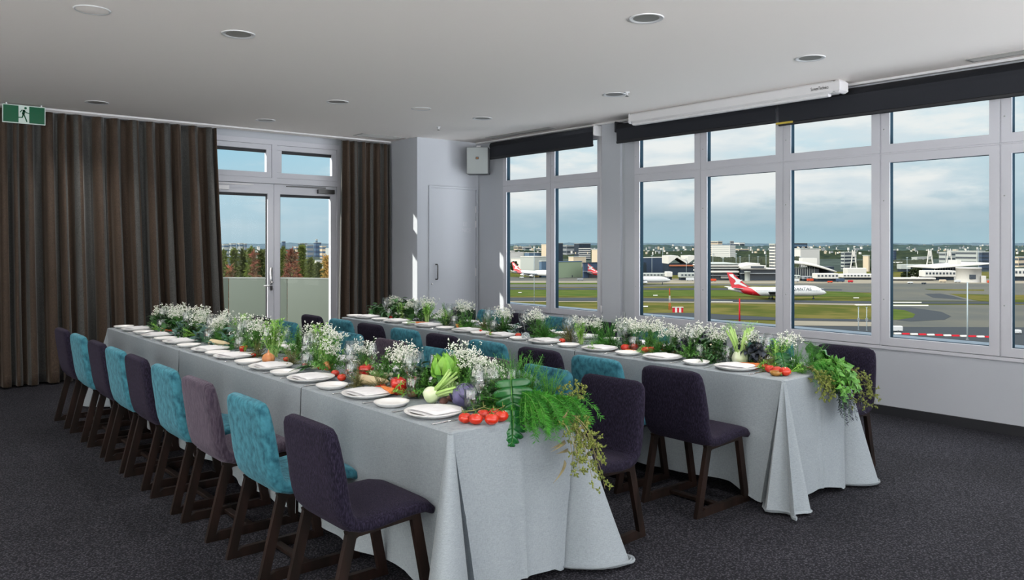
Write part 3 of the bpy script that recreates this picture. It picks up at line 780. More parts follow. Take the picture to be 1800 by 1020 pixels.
ridge('ground_hills', 5200, 428, 2.0, -200, 2200, 'hill_far_hazed', 1.3)
ridge('ground_hills', 3600, 432, 2.6, 860, 2200, 'hill_mid_hazed', 5.7)
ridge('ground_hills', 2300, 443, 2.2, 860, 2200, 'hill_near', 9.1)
ridge('ground_hills', 3900, 439, 1.6, -200, 860, 'hill_mid_hazed', 4.1)
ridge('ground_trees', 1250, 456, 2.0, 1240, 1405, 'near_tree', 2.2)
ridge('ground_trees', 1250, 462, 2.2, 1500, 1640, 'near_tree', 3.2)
# suburb: tiny houses nobody could count
rr = random.Random(5)
g = MB(); hm = []
for mi, cnt in enumerate((130, 110, 130)):
    for i in range(cnt):
        px = rr.uniform(880, 1800); y = rr.uniform(431, 444); d = 5200 - (y - 428) * 190 - 150; k = d / F_PX
        z = H_EYE - (y - Y_HOR) * k; w_, h_ = rr.uniform(.8, 3.2) * k, rr.uniform(.5, 1.3) * k
        p = gpt(px, d=d * .96, z=z); mm = Matrix.Translation(p) @ Matrix.Rotation(-TH + rr.uniform(.2, .9), 4, 'Z')
        g.box(-w_ / 2, w_ / 2, 0, w_, -h_ * 3, h_, mm); hm += [mi] * 6
o = g.build('suburb_houses', 'b_white', smooth=False); o.data.materials.append(M['b_cream']); o.data.materials.append(M['b_grey'])
o.data.polygons.foreach_set('material_index', hm)
tag(o, 'scattered pale houses of the suburb on the wooded hills beyond the airfield', 'houses', kind='stuff')
G_ = 'city buildings beyond the airfield'
building(1252, 1262, 1272, 425, 458, 'b_cream', 'tall cream apartment tower at the left edge of the second long window pane', 8, group=G_)
building(1258, 1283, 1296, 431, 460, 'b_white', 'white apartment block with a shaded blue side, in the second pane', 9, wm='b_pale', m2='b_blue', group=G_)
building(1284, 1284, 1290, 424, 445, 'b_grey', 'narrow dark tower on the skyline behind the white apartment block', 5, group=G_)
building(1290, 1300, 1312, 427, 444, 'b_white', 'low white building crowning the hill behind the apartment block', 2, group=G_)
building(1288, 1298, 1323, 438, 452, 'b_cream', 'long cream building among dark trees right of the white apartment block', 2, group=G_)
building(1355, 1362, 1372, 430, 478, 'b_white', 'slim white tower with stacked balconies at the mullion right of the second pane', 9, group=G_)
building(1375, 1391, 1432, 428, 446, 'b_dark', 'dark navy office slab behind the white and blue hall', 2, wm='b_blue', group=G_)
building(1376, 1407, 1457, 438, 470, 'b_white', 'big hall with sunlit white end and long blue side, third pane', 0, m2='b_pale', group=G_)
e = building(1480, 1484, 1518, 444, 474, 'b_pale', 'pale car park block with open decks behind the white mast', 5, wm='b_dark', group=G_)
building(1520, 1526, 1530, 450, 478, 'b_cream', 'narrow cream tower right of the pale car park', 0, group=G_)
building(1566, 1572, 1578, 440, 466, 'b_navy', 'dark blue tower at the left edge of the widest pane', 6, wm='b_dark', group=G_)
building(1606, 1612, 1660, 453, 470, 'b_pale', 'pale flat-roofed office block behind the two white masts', 0, wm='b_glass', group=G_)
building(1655, 1662, 1695, 444, 468, 'b_pale', 'stepped pale office block behind the right-hand white mast', 3, wm='b_glass', group=G_)
building(1677, 1681, 1688, 439, 460, 'b_cream', 'small lift tower on top of the stepped pale office block', 0, group=G_)
building(1690, 1718, 1745, 442, 466, 'b_pale', 'wide grey-green office building left of the dark tower', 3, wm='b_glass', group=G_)
building(1722, 1726, 1765, 444, 476, 'b_navy', 'dark blue office building with a pale stair strip, right end of the widest pane', 5, wm='b_dark', group=G_)
building(1786, 1790, 1830, 452, 470, 'b_cream', 'cream block at the right edge of the view', 2, group=G_)
# far bank (window near the corner)
building(892, 898, 905, 441, 455, 'b_white', 'small white block at the left edge of the far window', 2, group=G_)
building(903, 910, 918, 434, 449, 'b_cream', 'cream cluster of flats in the left pane of the far window', 3, group=G_)
building(914, 919, 935, 434, 446, 'b_white', 'white flats on the hill, left pane of the far window', 2, group=G_)
building(892, 896, 921, 444, 462, 'b_white', 'long low white warehouse, left pane of the far window', 0, m2='b_white', group=G_)
building(922, 930, 962, 445, 462, 'b_blue', 'blue sided warehouse behind the thin flagpole', 0, m2='b_white', group=G_)
building(943, 950, 964, 437, 450, 'b_white', 'stepped white office in the left pane of the far window', 3, group=G_)
building(952, 960, 970, 430, 462, 'b_cream', 'narrow orange-cream tower beside the mullion of the far window', 0, group=G_)
building(979, 982, 990, 428, 462, 'b_dark', 'dark tower with a bright white edge, right pane of the far window', 0, group=G_)
building(988, 996, 1012, 432, 455, 'b_grey', 'grey office block right of the dark tower in the far window', 3, group=G_)
building(1010, 1018, 1040, 429, 457, 'b_dark', 'banded office building with white floor lines in the far window', 0, group=G_, m2='b_grey')
e = obj_at('building', 1017, 457.5, 'white framed office building front with stacked floor slabs in the far window', 'building', G_)
k = depth_of(457.5) / F_PX
g = MB()
for i in range(6): g.box(0, 21 * k, -4, -1, (3 + i * 3.4) * k, (4.4 + i * 3.4) * k)
g.build('floor_slab', 'b_white', e, smooth=False)
building(1041, 1050, 1062, 439, 463, 'b_cream', 'cream block at the right edge of the far window', 0, group=G_)
building(898, 915, 948, 455, 478, 'b_white', 'low white sheds behind the red tail in the far window', 0, m2='b_pale', group=G_)
building(915, 938, 962, 452, 480, 'b_pale', 'white hangar with slanting roof behind the red-tailed airliner', 0, m2='b_white', group=G_)
building(948, 952, 975, 460, 488, 'b_blue', 'blue-grey shed left of the green hangar', 0, m2='b_pale', group=G_)
building(976, 980, 1026, 461, 489, 'b_hangar', 'wide pale green hangar in the right pane of the far window', 0, m2='b_blue', group=G_)
building(1000, 1008, 1032, 452, 470, 'b_cream', 'cream hall behind the pale green hangar', 0, m2='b_pale', group=G_)
e = building(1024, 1026, 1075, 463, 489, 'b_navy', 'dark blue hangar with an open door holding a red tail', 0, m2='b_dark', group=G_)
k = depth_of(489) / F_PX
MB().box(12 * k, 46 * k, -1.5, -.2, 0, 18 * k, Matrix.Rotation(math.radians(40), 4, 'Z')).build('door_opening', 'black', e, smooth=False)
# first pane: dark hangars with white roofs
e = building(1112, 1118, 1176, 454, 482, 'b_navy', 'dark blue-grey hangar with sliding doors in the first pane', 0, m2='b_white', group=G_)
k = depth_of(482) / F_PX
MB().box(.5, 26 * k, -1.2, -.3, 0, 20 * k, Matrix.Rotation(math.radians(40), 4, 'Z')).build('door_opening', 'b_glass', e, smooth=False)
e = obj_at('hangar', 1190, 484, 'gabled hangar with a white roof and red truss in the first pane', 'building', G_)
k = depth_of(484) / F_PX
g = MB()
for x0 in (-15, 19):
    g.rings([[(x0 * k, y, 20 * k), ((x0 + 15) * k, y, 31 * k), ((x0 + 33) * k, y, 20 * k), ((x0 + 33) * k, y, 23 * k), ((x0 + 16) * k, y, 34.5 * k), (x0 * k, y, 34 * k)] for y in (0, 60 * k)])
g.build('roof', 'b_white', e, smooth=False)
MB().box(-14 * k, 52 * k, 4 * k, 58 * k, 0, 20 * k).build('wall', 'b_dark', e, smooth=False)
MB().bar((-13 * k, 2, 17 * k), (48 * k, 2, 17 * k), 2.6 * k, 1).build('truss', 'b_brick', e, smooth=False)

# terminal A: stacked white bands
def slab_terminal(px0, px1, yb, bands, label, deep=60):
    e = obj_at('terminal_building', px0, yb, label, 'terminal'); k = depth_of(yb) / F_PX; w_ = (px1 - px0) * k
    top = yb - bands[0][0]
    MB().box(0, w_, 2, deep, 0, (top - 1) * k).build('wall', 'b_glass', e, smooth=False)
    for (ya, yb2, ext, mm) in bands:
        MB().box(-ext * k, w_ + ext * k, -3, deep + 3, (yb - yb2) * k, (yb - ya) * k, bev=.4).build('roof_band' if ya == bands[0][0] else 'floor_band', mm, e, smooth=False)
    return e, k
slab_terminal(1240, 1298, 493, [(463, 465.5, 0, 'b_pale'), (466.5, 469, 1, 'b_white'), (471, 473, 0, 'b_pale'), (476, 479.5, 0, 'b_white'), (484, 485, 0, 'b_grey')], 'banded white and glass terminal in the second pane')
e, k = slab_terminal(1303, 1366, 493.5, [(472, 474, 0, 'b_white'), (480, 482, 1, 'b_grey')], 'terminal with a swept white roof and dark apron level behind the red tail fin')
g = MB(); g.rings([[(x * k, y, (z) * k) for x, z in ((-2, 22), (-2, 24.5), (12, 28), (31, 30.5), (31, 27), (42, 27), (42, 21.5), (2, 21))] for y in (-4, 50)])
g.build('swept_roof', 'b_white', e, smooth=False)
MB().box(15 * k, 38 * k, -4.6, -4, 22.5 * k, 25.5 * k).build('window_band', 'b_glass', e, smooth=False)
MB().lathe([(4.5 * k, 0), (4.5 * k, 15 * k), (5.5 * k, 15 * k), (5.5 * k, 16.5 * k), (.01, 16.8 * k)], 24, Matrix.Translation((8 * k, -6, 0))).build('stair_drum', 'b_pale', e)
# terminal B: big vaulted roof
e = obj_at('terminal_building', 1378, 489, 'large terminal with a sweeping pale vaulted roof, third pane', 'terminal'); k = depth_of(489) / F_PX
g = MB(); rs = []
for j in range(9):
    t = j / 8; yd = t * 95 * k * .9
    rs.append([(x * k * (1 - .06 * t) + 14 * t * k, yd, (28.5 - 17 * ((x - 2) / 92) ** 2 + 3.0 * math.sin(t * PI * .9)) * k) for x in [0, 12, 24, 36, 48, 60, 72, 84, 93]])
g.rings(rs, closed=False); ro = g.build('vaulted_roof', 'b_white', e); ro.modifiers.new('t', 'SOLIDIFY').thickness = 2.2
g = MB()
for x in range(0, 60, 4): g.bar((x * k, 5, 0), (x * k, 5, (25 - 17 * ((x - 2) / 92) ** 2) * k), .6 * k, .6 * k)
g.build('mullions', 'b_pale', e, smooth=False)
MB().box(0, 66 * k, 8, 80 * k, 0, 16 * k).build('glazing', 'b_glass', e, smooth=False)
MB().box(66 * k, 105 * k, 30, 70 * k, 0, 19 * k).build('side_wall', 'b_dark', e, smooth=False)
MB().box(55 * k, 82 * k, 62 * k, 80 * k, 22 * k, 34 * k).build('plant_room', 'b_white', e, smooth=False)
# front piers and gates
def gate(px0, px1, yt, yb, label, m='b_white', wins=1):
    e = obj_at('pier_building', px0, yb, label, 'terminal pier', 'low pier buildings along the apron'); k = depth_of(yb) / F_PX; w_ = (px1 - px0) * k; h = (yb - yt) * k
    MB().box(0, w_, 0, 14, h * .35, h, bev=.5).build('upper_floor', m, e, smooth=False)
    MB().box(w_ * .03, w_ * .97, 2, 13, 0, h * .35).build('undercroft', 'b_dark', e, smooth=False)
    if wins:
        g = MB(); n = max(3, int(w_ / 4))
        for i in range(n): g.box(w_ * (i + .25) / n, w_ * (i + .75) / n, -.3, 0, h * .62, h * .82)
        g.build('window_row', 'b_glass', e, smooth=False)
    return e
gate(1436, 1474, 481, 495.5, 'white pier block with a row of dark square windows below the vaulted terminal')
gate(1380, 1407, 484, 494, 'pale low pier left of the white block with square windows', 'b_pale')
gate(1413, 1431, 486, 494.5, 'small grey pier beside the vehicles under the vaulted terminal', 'b_grey')
gate(1490, 1523, 471.5, 488, 'white box pier beneath the left white mast', 'b_white', 0)
gate(1482, 1548, 482, 492, 'long white pier running right beneath the left white mast', 'b_white')
gate(1560, 1645, 488.5, 493.5, 'long low white walkway left of the round drum terminal', 'b_white', 0)
gate(1626, 1680, 476, 493, 'white pier block left of the round drum building', 'b_white')
gate(1566, 1588, 461, 474, 'small white hall at the left of the widest pane', 'b_white', 0)
gate(1584, 1626, 465, 478, 'low pale hall with pitched roof left of the white masts', 'b_pale', 0)
gate(1130, 1172, 480.5, 491, 'long white boarding pier in front of the dark hangar', 'b_pale')
gate(1172, 1182, 478, 492, 'white gate house right of the boarding pier', 'b_white', 0)
gate(1196, 1240, 480, 493, 'grey gate house with stairs at the right of the first pane', 'b_pale')
gate(1267, 1287, 484, 493, 'pair of white sheds under the banded terminal', 'b_white', 0)
gate(1783, 1830, 473, 494, 'white terminal wing at the far right of the view', 'b_white')
e = obj_at('terminal_building', 1645, 492, 'long terminal with a thin tilted roof and dark glazing in the widest pane', 'terminal'); k = depth_of(492) / F_PX
MB().box(0, 64 * k, 6, 60, 10 * k, 21 * k).build('glazing', 'b_dark', e, smooth=False)
MB().box(0, 60 * k, 2, 60, 0, 12 * k).build('wall', 'b_white', e, smooth=False)
g = MB(); g.rings([[(x * k, y, z * k) for x, z in ((-3, 20), (100, 28), (100, 29.6), (-3, 21.8))] for y in (-3, 66)]); g.build('roof', 'b_white', e, smooth=False)
MB().box(54 * k, 61 * k, 20, 40, 26 * k, 34 * k).build('plant_room', 'b_white', e, smooth=False)
g = MB()
for i in range(14): g.box((2 + i * 4.6) * k, (2.6 + i * 4.6) * k, 5, 6, 10 * k, 21 * k)
g.build('mullions', 'b_pale', e, smooth=False)
e = obj_at('terminal_building', 1714, 497, 'round white drum building with a dark window at the apron edge', 'terminal'); k = depth_of(497) / F_PX
MB().lathe([(20 * k, 0), (20 * k, 24 * k), (20.6 * k, 24 * k), (20.6 * k, 26 * k), (.01, 26.5 * k)], 48, Matrix.Translation((0, 20 * k, 0))).build('drum', 'b_white', e)
MB().box(-9 * k, 1 * k, -.6 * k, 3 * k, 6 * k, 14 * k).build('window', 'b_glass', e, smooth=False)
MB().box(12 * k, 17 * k, -4 * k, 6 * k, 0, 12 * k).build('stair', 'b_white', e, smooth=False)
def mast(px, yt, yb, w_, label):
    e = obj_at('mast', px, yb, label, 'mast', 'white A-frame masts above the terminals'); k = depth_of(yb) / F_PX; h = (yb - yt) * k
    for s in (-1, 1):
        MB().tube([(s * w_ * k, 0, 0), (s * w_ * .45 * k, 0, h * .6), (s * 1.9 * k, 0, h)], [1.15 * k, .95 * k, .8 * k], 6).build('leg', 'b_white', e, smooth=False)
    MB().box(-1.8 * k, 1.8 * k, -k, k, h * .72, h * .94).build('head', 'b_white', e, smooth=False)
    g = MB()
    for t in (.3, .5): g.bar((-w_ * k * (1 - t * .7), 0, h * t), (w_ * k * (1 - t * .7), 0, h * t), .8 * k, .8 * k)
    g.build('crossbar', 'b_white', e, smooth=False)
mast(1500.5, 439.5, 482, 7, 'white A-frame mast in the third pane, beside the vaulted terminal')
mast(1634.5, 438, 484, 8.5, 'left of the two white A-frame masts in the widest pane')
mast(1668.5, 437.5, 484, 8.5, 'right of the two white A-frame masts in the widest pane')

# the airliners
def airliner(px, yb, sc, yaw, label, cat='airplane', text=True, hump=True):
    e = obj_at('airliner', px, yb, label, cat); e.rotation_euler = (0, 0, -TH + yaw); e.scale = (sc,) * 3
    # x forward, z up, fuselage centre at z = 5.6, length 70
    prof = [(-35, .4, 7.6), (-33, .9, 7.4), (-29, 1.6, 7.0), (-24, 2.4, 6.5), (-18, 3.05, 5.9), (-12, 3.25, 5.6), (0, 3.25, 5.6), (14, 3.25, 5.6), (22, 3.25, 5.6), (27, 3.0, 5.5), (31, 2.3, 5.2), (33.5, 1.4, 4.9), (35, .35, 4.7)]
    def hs(x): return 1 + .36 * max(0, min(1, (x - 6) / 5)) * max(0, min(1, (33.5 - x) / 5)) if hump else 1
    def ring(x, r, z):
        out_ = []
        for i in range(24):
            a = 2 * PI * i / 24; rz = r * (hs(x) if math.sin(a) > 0 else 1)
            out_.append((x, r * math.cos(a), z + rz * math.sin(a)))
        return out_
    rear = [p for p in prof if p[0] <= -18]; front = [p for p in prof if p[0] >= -18]
    fu = MB(); fu.rings([ring(*p) for p in front]); fus = fu.build('fuselage', 'plane_white', e)
    fu = MB(); fu.rings([ring(*p) for p in rear[3:]]); fu.rings([ring(x, r * 1.004, z) for x, r, z in rear[:4]][0:4]); fu.build('tail_section', 'plane_white', e)
    # the red of the fin sweeps down round the rear of the body
    def rz_at(x):
        for (x0_, r0_, z0_), (x1_, r1_, z1_) in zip(prof, prof[1:]):
            if x0_ <= x <= x1_: f_ = (x - x0_) / (x1_ - x0_); return r0_ + (r1_ - r0_) * f_, z0_ + (z1_ - z0_) * f_
    fu = MB()
    for sd_ in (-1, 1):
        rs = []
        for j in range(13):
            q_ = j / 12; a_ = math.radians(92 - 184 * q_); rr_ = []
            for i in range(9):
                x_ = (-31.5 + 8.5 * q_) + (8.5 + 5.0 * q_) * i / 8; r_, z_ = rz_at(x_); rr_.append((x_, sd_ * r_ * 1.015 * math.cos(a_), z_ + r_ * 1.015 * math.sin(a_)))
            rs.append(rr_)
        fu.rings(rs, closed=False)
    fu.build('red_sweep', 'plane_red', e)
    fin = MB(); P = [(-19, 8.8), (-22.5, 10.6), (-32.5, 19.2), (-36.0, 19.4), (-32.2, 8.0), (-27, 7.6)]
    fin.rings([[(x, s * (.28 if z > 15 else .55), z) for x, z in P] for s in (-1, 1)])
    ft = fin.build('tail_fin', 'plane_red', e, smooth=False)
    KP = [(-31.6, 18.0), (-34.6, 17.9), (-33.4, 16.4), (-30.4, 14.2), (-29.6, 12.9), (-31.0, 11.4), (-30.6, 10.6), (-27.8, 10.9), (-23.4, 9.2), (-20.6, 8.1), (-22.4, 9.9), (-25.6, 11.7), (-27.0, 12.3), (-24.8, 14.1), (-26.2, 14.0), (-28.6, 14.6), (-30.8, 16.2)]
    for s in (-1, 1):
        lg = MB(); lg.add([(x, s * (.62 if z < 15 else .34 + .28 * (17.5 - z) / 2.5 if z < 17.5 else .34), z) for x, z in KP], [tuple(range(len(KP)))])
        lg.build('tail_emblem', 'plane_white', ft, smooth=False)
    for s in (-1, 1):
        w_ = MB(); w_.rings([[(9, s * 2.6, 4.2), (-6, s * 2.6, 3.6), (-6, s * 2.6, 4.4), (8, s * 2.6, 5.2)], [(-12, s * 30, 7.0), (-16, s * 30, 7.0), (-16, s * 30, 7.3), (-12, s * 30, 7.4)]]); w_.build('wing', 'plane_grey', e, smooth=False)
        w_ = MB(); w_.rings([[(-24, s * 1.2, 7.3), (-31, s * 1.2, 7.5), (-31, s * 1.2, 7.8), (-24, s * 1.2, 7.8)], [(-32, s * 10.5, 8.6), (-35, s * 10.5, 8.6), (-35, s * 10.5, 8.8), (-32, s * 10.5, 8.8)]]); w_.build('tailplane', 'plane_white', e, smooth=False)
        for yy, xx, zz_ in ((11.8, 4.5, 3.0), (21, -3, 4.2)):
            MB().lathe([(.01, -2.6), (.6, -2.6), (1.1, -1), (1.35, 1), (1.4, 2.6), (1.1, 2.8), (.2, 1.2)], 16, Matrix.Translation((xx, s * yy, zz_)) @ Matrix.Rotation(PI / 2, 4, 'Y')).build('engine', 'plane_white', e)
    for xx, yy in ((26, 0), (-2, -4), (-2, 4), (-5, -2), (-5, 2)):
        g = MB(); g.tube([(xx, yy, .8), (xx, yy, 3)], .25, 6); g.lathe([(.01, -.4), (.62, -.4), (.62, .4), (.01, .4)], 14, Matrix.Translation((xx, yy, .62)) @ Matrix.Rotation(PI / 2, 4, 'X')); g.build('landing_gear', 'b_dark', e, smooth=False)
    g = MB()
    for i in range(40): g.box(-16 + i * 1.15, -15.5 + i * 1.15, -3.27, -3.2, 6.1, 6.5)
    g.box(31.2, 33.0, -1.9, 1.9, 7.35, 7.75)
    g.build('cabin_windows', 'plane_grey', e, smooth=False)
    if text:
        text_mesh('lettering', 'QANTAS', 3.0, Matrix.Translation((16.5, -3.42, 7.6)) @ Matrix.Rotation(PI / 2, 4, 'X') @ Matrix.Diagonal((1.15, 1, 1, 1)), 'b_dark', e, .02)
    return e
def pcen(px0, px1): return (px0 + px1) / 2
airliner(1366, 526.5, 1.07, 0, 'white airliner with a red tail and white kangaroo, rolling along the runway')
airliner(938, 488, .98, math.radians(-38), 'parked airliner with a red tail in the left pane of the far window', text=False)
airliner(1076, 489.5, 1.0, math.radians(-25), 'airliner whose red tail shows at the right edge of the far window', text=False)
e = airliner(1123, 500.5, .95, 0, 'small white airliner leaving the left edge of the first long-bank pane', text=False, hump=False)
for ch in [x for x in COL.objects if x.parent == e and x.name.startswith(('tail_fin', 'red_sweep'))]: ch.data.materials[0] = M['plane_white']

# poles, markers, towers
def pole(px, yt, yb, r, m, label, arm=0, cat='pole', name='light_mast', lampm='pole_grey'):
    e = obj_at(name, px, yb, label, cat); k = depth_of(yb) / F_PX; h = (yb - yt) * k
    MB().tube([(0, 0, 0), (0, 0, h)], [r * k, r * k * .7], 10).build('shaft', m, e)
    MB().lathe([(.01, 0), (r * 2.2 * k, 0), (r * 2.2 * k, .3), (.01, .3)], 12).build('base_plate', m, e)
    if arm: MB().box(-arm * k, arm * k, -.4 * k, .4 * k, h, h + .8 * k).build('lamp_head', lampm, e, smooth=False)
    return e, k, h
pole(1700.5, 497, 598, 1.25, 'pole_grey', 'tall pale light mast standing in the widest pane', 2.5)
pole(939, 433, 541, .45, 'pole_grey', 'thin flagpole in the left pane of the far window')
e, k, h = pole(1300, 525, 568, 1.5, 'safety_red', 'red marker pole in the second pane', 0, 'marker pole', 'marker_pole')
for i, (px, yb) in enumerate(((1509, 581), (1523.5, 582))):
    e, k, h = pole(px, 541, yb, .75, 'pole_grey', ('left' if i == 0 else 'right') + ' one of the twin posts with a lamp at the right of the third pane', 1.6, 'post', 'signal_post')
    MB().box(-1.8 * k, 1.8 * k, -.8 * k, .8 * k, h * .42, h * .55).build('control_box', 'b_grey', e, smooth=False)
    MB().tube([(0, 0, h * .82), (2.2 * k, 0, h * .88)], .3 * k, 6).build('side_arm', 'b_grey', e)
e = obj_at('solar_roof', 1520, 581, 'flat white canopy plate above the twin posts in the third pane', 'canopy'); k = depth_of(581) / F_PX
MB().box(-16 * k, 22 * k, -4 * k, 4 * k, 44 * k, 45.6 * k).build('plate', 'b_white', e, smooth=False)
MB().tube([(-11 * k, 0, 40 * k), (-11 * k, 0, 44.2 * k)], .4 * k, 6).tube([(3.5 * k, 0, 40 * k), (3.5 * k, 0, 44.2 * k)], .4 * k, 6).build('stub_post', 'pole_grey', e)
for i, (px, yt, yb) in enumerate(((1253, 448, 493), (1271, 455, 478), (1294, 446, 478), (1301, 452, 480), (1317, 449, 478), (1332.5, 452, 478), (1346.5, 449, 478), (1146, 450, 486), (1206.5, 455, 486), (1165, 437, 462), (1407, 452, 486), (1594.5, 453, 492), (1720, 438, 480))):
    pole(px, yt, yb, .35, 'pole_grey', 'thin apron light mast, number %s from the left along the terminals' % ['eight', 'nine', 'ten', 'eleven', 'twelve', 'thirteen', 'fourteen', 'one', 'two', 'three', 'fifteen', 'sixteen', 'seventeen'][i], 1.6)
e = obj_at('marker_drum', 1192, 549.5, 'squat red and white striped equipment hut in the first pane', 'equipment hut'); k = depth_of(549.5) / F_PX
for i in range(5):
    a0 = -9 + 3.6 * i
    MB().box(a0 * k, (a0 + 3.6) * k, 0, 6 * k, 0, 8.6 * k).build('stripe_panel', 'safety_red' if i % 2 == 0 else 'b_white', e, smooth=False)
MB().box(-9.5 * k, 9.5 * k, -.5 * k, 6.5 * k, 8.6 * k, 9.4 * k).build('roof', 'b_white', e, smooth=False)
e = obj_at('lattice_tower', 1177, 545, 'red and white lattice antenna tower in the first pane', 'tower'); k = depth_of(545) / F_PX
for j in range(3):
    g = MB(); z0, z1 = j * 12.5 * k, (j + 1) * 12.5 * k; r0, r1 = (2.1 - .55 * j) * k, (2.1 - .55 * (j + 1)) * k
    for a in range(3):
        c0 = Vector((math.cos(a * 2.09), math.sin(a * 2.09), 0)); c1 = Vector((math.cos(a * 2.09 + 2.09), math.sin(a * 2.09 + 2.09), 0))
        g.tube([c0 * r0 + Vector((0, 0, z0)), c0 * r1 + Vector((0, 0, z1))], .28 * k, 5)
        for q in range(4):
            ta, tb = q / 4, (q + 1) / 4
            g.tube([c0 * (r0 + (r1 - r0) * ta) + Vector((0, 0, z0 + (z1 - z0) * ta)), c1 * (r0 + (r1 - r0) * tb) + Vector((0, 0, z0 + (z1 - z0) * tb))], .16 * k, 4)
    g.build('lattice_section', 'b_white' if j == 1 else 'safety_orange', e)
# barriers along the service road
k = depth_of(592) / F_PX
bar_p = None
for i in range(13):
    px = 1563 + i * 14.6; yb = 588 + i * .55
    o = MB().rings([[(x * k, y, z * k) for y, z in ((-.45 * 2, 0), (.45 * 2, 0), (.25 * 2, 3.6 + .0), (-.25 * 2, 3.6))] for x in (-5.8, 5.8)]).build('water_barrier', 'b_white' if i % 2 else 'safety_red', smooth=False) if bar_p is None or i < 2 else (bar_a if i % 2 == 0 else bar_b).copy()
    if i == 0: bar_a = o; bar_p = 1
    elif i == 1: bar_b = o
    else: COL.objects.link(o)
    o.location = gpt(px, yb); o.rotation_euler = (0, 0, -TH)
    w9 = ['first', 'second', 'third', 'fourth', 'fifth', 'sixth', 'seventh', 'eighth', 'ninth', 'tenth', 'eleventh', 'twelfth', 'thirteenth'][i]
    tag(o, '%s plastic road barrier, %s from the left along the road in the widest pane' % ('white' if i % 2 else 'red', w9), 'barrier', 'red and white road barriers')
# apron vehicles
def van(px, yb, m, label, L=6, hh=2.6):
    e = obj_at('service_vehicle', px, yb, label, 'vehicle', 'vehicles on the apron')
    MB().box(-L / 2, L / 2, -1.1, 1.1, .5, hh, bev=.3).build('body', m, e, smooth=False)
    g = MB()
    for x in (-L * .32, L * .32):
        for y in (-1.1, 1.1): g.lathe([(.01, -.15), (.5, -.15), (.5, .15), (.01, .15)], 12, Matrix.Translation((x, y, .5)) @ Matrix.Rotation(PI / 2, 4, 'X'))
    g.build('wheels', 'black', e)
    MB().box(L * .2, L * .51, -1.0, 1.0, hh * .62, hh * .85).build('windscreen', 'b_glass', e, smooth=False)
for i, (px, yb, m, L, hh) in enumerate(((1388, 495.5, 'safety_orange', 7, 3), (1398, 496, 'car_white', 8, 3.4), (1424, 495, 'safety_orange', 7, 3.2), (1459, 497.5, 'safety_orange', 5, 2), (1477, 496, 'b_navy', 9, 4), (1495, 497, 'safety_red', 5, 2.6), (1254, 495, 'safety_orange', 6, 3),
                          (1213, 494, 'car_white', 9, 3.6), (1600, 499, 'car_white', 5, 2), (1624, 500, 'b_dark', 4, 1.8), (1657, 496.5, 'b_cream', 7, 3), (1683, 497, 'car_white', 6, 3), (1741, 498, 'safety_orange', 6, 3), (1784, 588, 'car_white', 5, 2.2), (1563, 584, 'car_white', 12, 3),
                          (929, 486, 'car_white', 6, 2.6), (936, 486.5, 'car_white', 5, 2.4), (947, 486, 'safety_orange', 10, 5), (958, 486.5, 'b_cream', 9, 5), (982, 487, 'car_white', 5, 2.4), (1001, 488, 'b_dark', 8, 3), (1020, 494, 'b_grey', 7, 3), (917, 489.5, 'car_white', 5, 2))):
    place = 'third pane' if 1380 < px < 1500 else 'second pane' if 1240 < px < 1380 else 'first pane' if 1100 < px < 1240 else 'far window, left pane' if px < 975 else 'far window, right pane' if px < 1100 else 'widest pane'
    col_ = {'safety_orange': 'orange', 'car_white': 'white', 'b_navy': 'dark blue', 'safety_red': 'red', 'b_dark': 'dark', 'b_cream': 'cream', 'b_grey': 'grey'}[m]
    van(px, yb, m, 'small %s apron vehicle, %s from the left in the %s' % (col_, ['first', 'second', 'third', 'fourth', 'fifth', 'sixth', 'seventh', 'eighth'][sum(1 for q in (1388, 1398, 1424, 1459, 1477, 1495, 1254, 1213, 1600, 1624, 1657, 1683, 1741, 1784, 1563, 929, 936, 947, 958, 982, 1001, 1020, 917) if q < px and (('third' in place and 1380 < q < 1500) or ('far' in place and q < 975) or ('right pane' in place and 975 < q < 1100) or ('widest' in place and q > 1500)))], place), L, hh)
# a few solid trees by the terminals
def blob_tree(px, yt, yb, wpx, m, label, seed):
    e = obj_at('tree', px, yb, label, 'tree'); k = depth_of(yb) / F_PX; h = (yb - yt) * k; rr = random.Random(seed)
    MB().tube([(0, 0, 0), (0, 0, h * .4)], [.6, .4], 6).build('trunk', 'twig', e)
    g = MB()
    for i in range(420):
        a = rr.uniform(0, 2 * PI); r = rr.random() ** .5 * wpx * k / 2; z = h * .25 + rr.random() * h * .7
        f = math.sqrt(max(.05, 1 - ((z - h * .5) / (h * .52)) ** 2)); c = Vector((r * f * math.cos(a), r * f * math.sin(a), z)); s_ = rr.uniform(.5, 1.1)
        n1 = Vector((rr.uniform(-1, 1), rr.uniform(-1, 1), rr.uniform(-1, 1))).normalized(); n2 = n1.orthogonal().normalized() * s_; n3 = n1.cross(n2).normalized() * s_
        g.add([c - n2 - n3, c + n2 - n3, c + n2 + n3, c - n2 + n3], [(0, 1, 2, 3)])
    g.build('crown', m, e, smooth=False)
blob_tree(1612, 471, 491, 26, 'near_tree', 'dark round tree at the left of the widest pane', 3)
blob_tree(1592, 478, 491, 14, 'near_tree', 'smaller dark tree left of the round one in the widest pane', 4)
blob_tree(1540, 463, 488, 20, 'near_tree', 'dark tree mass at the right edge of the third pane', 5)
blob_tree(904, 459, 480.5, 14, 'near_tree', 'dark tree behind the red tail in the far window', 6)

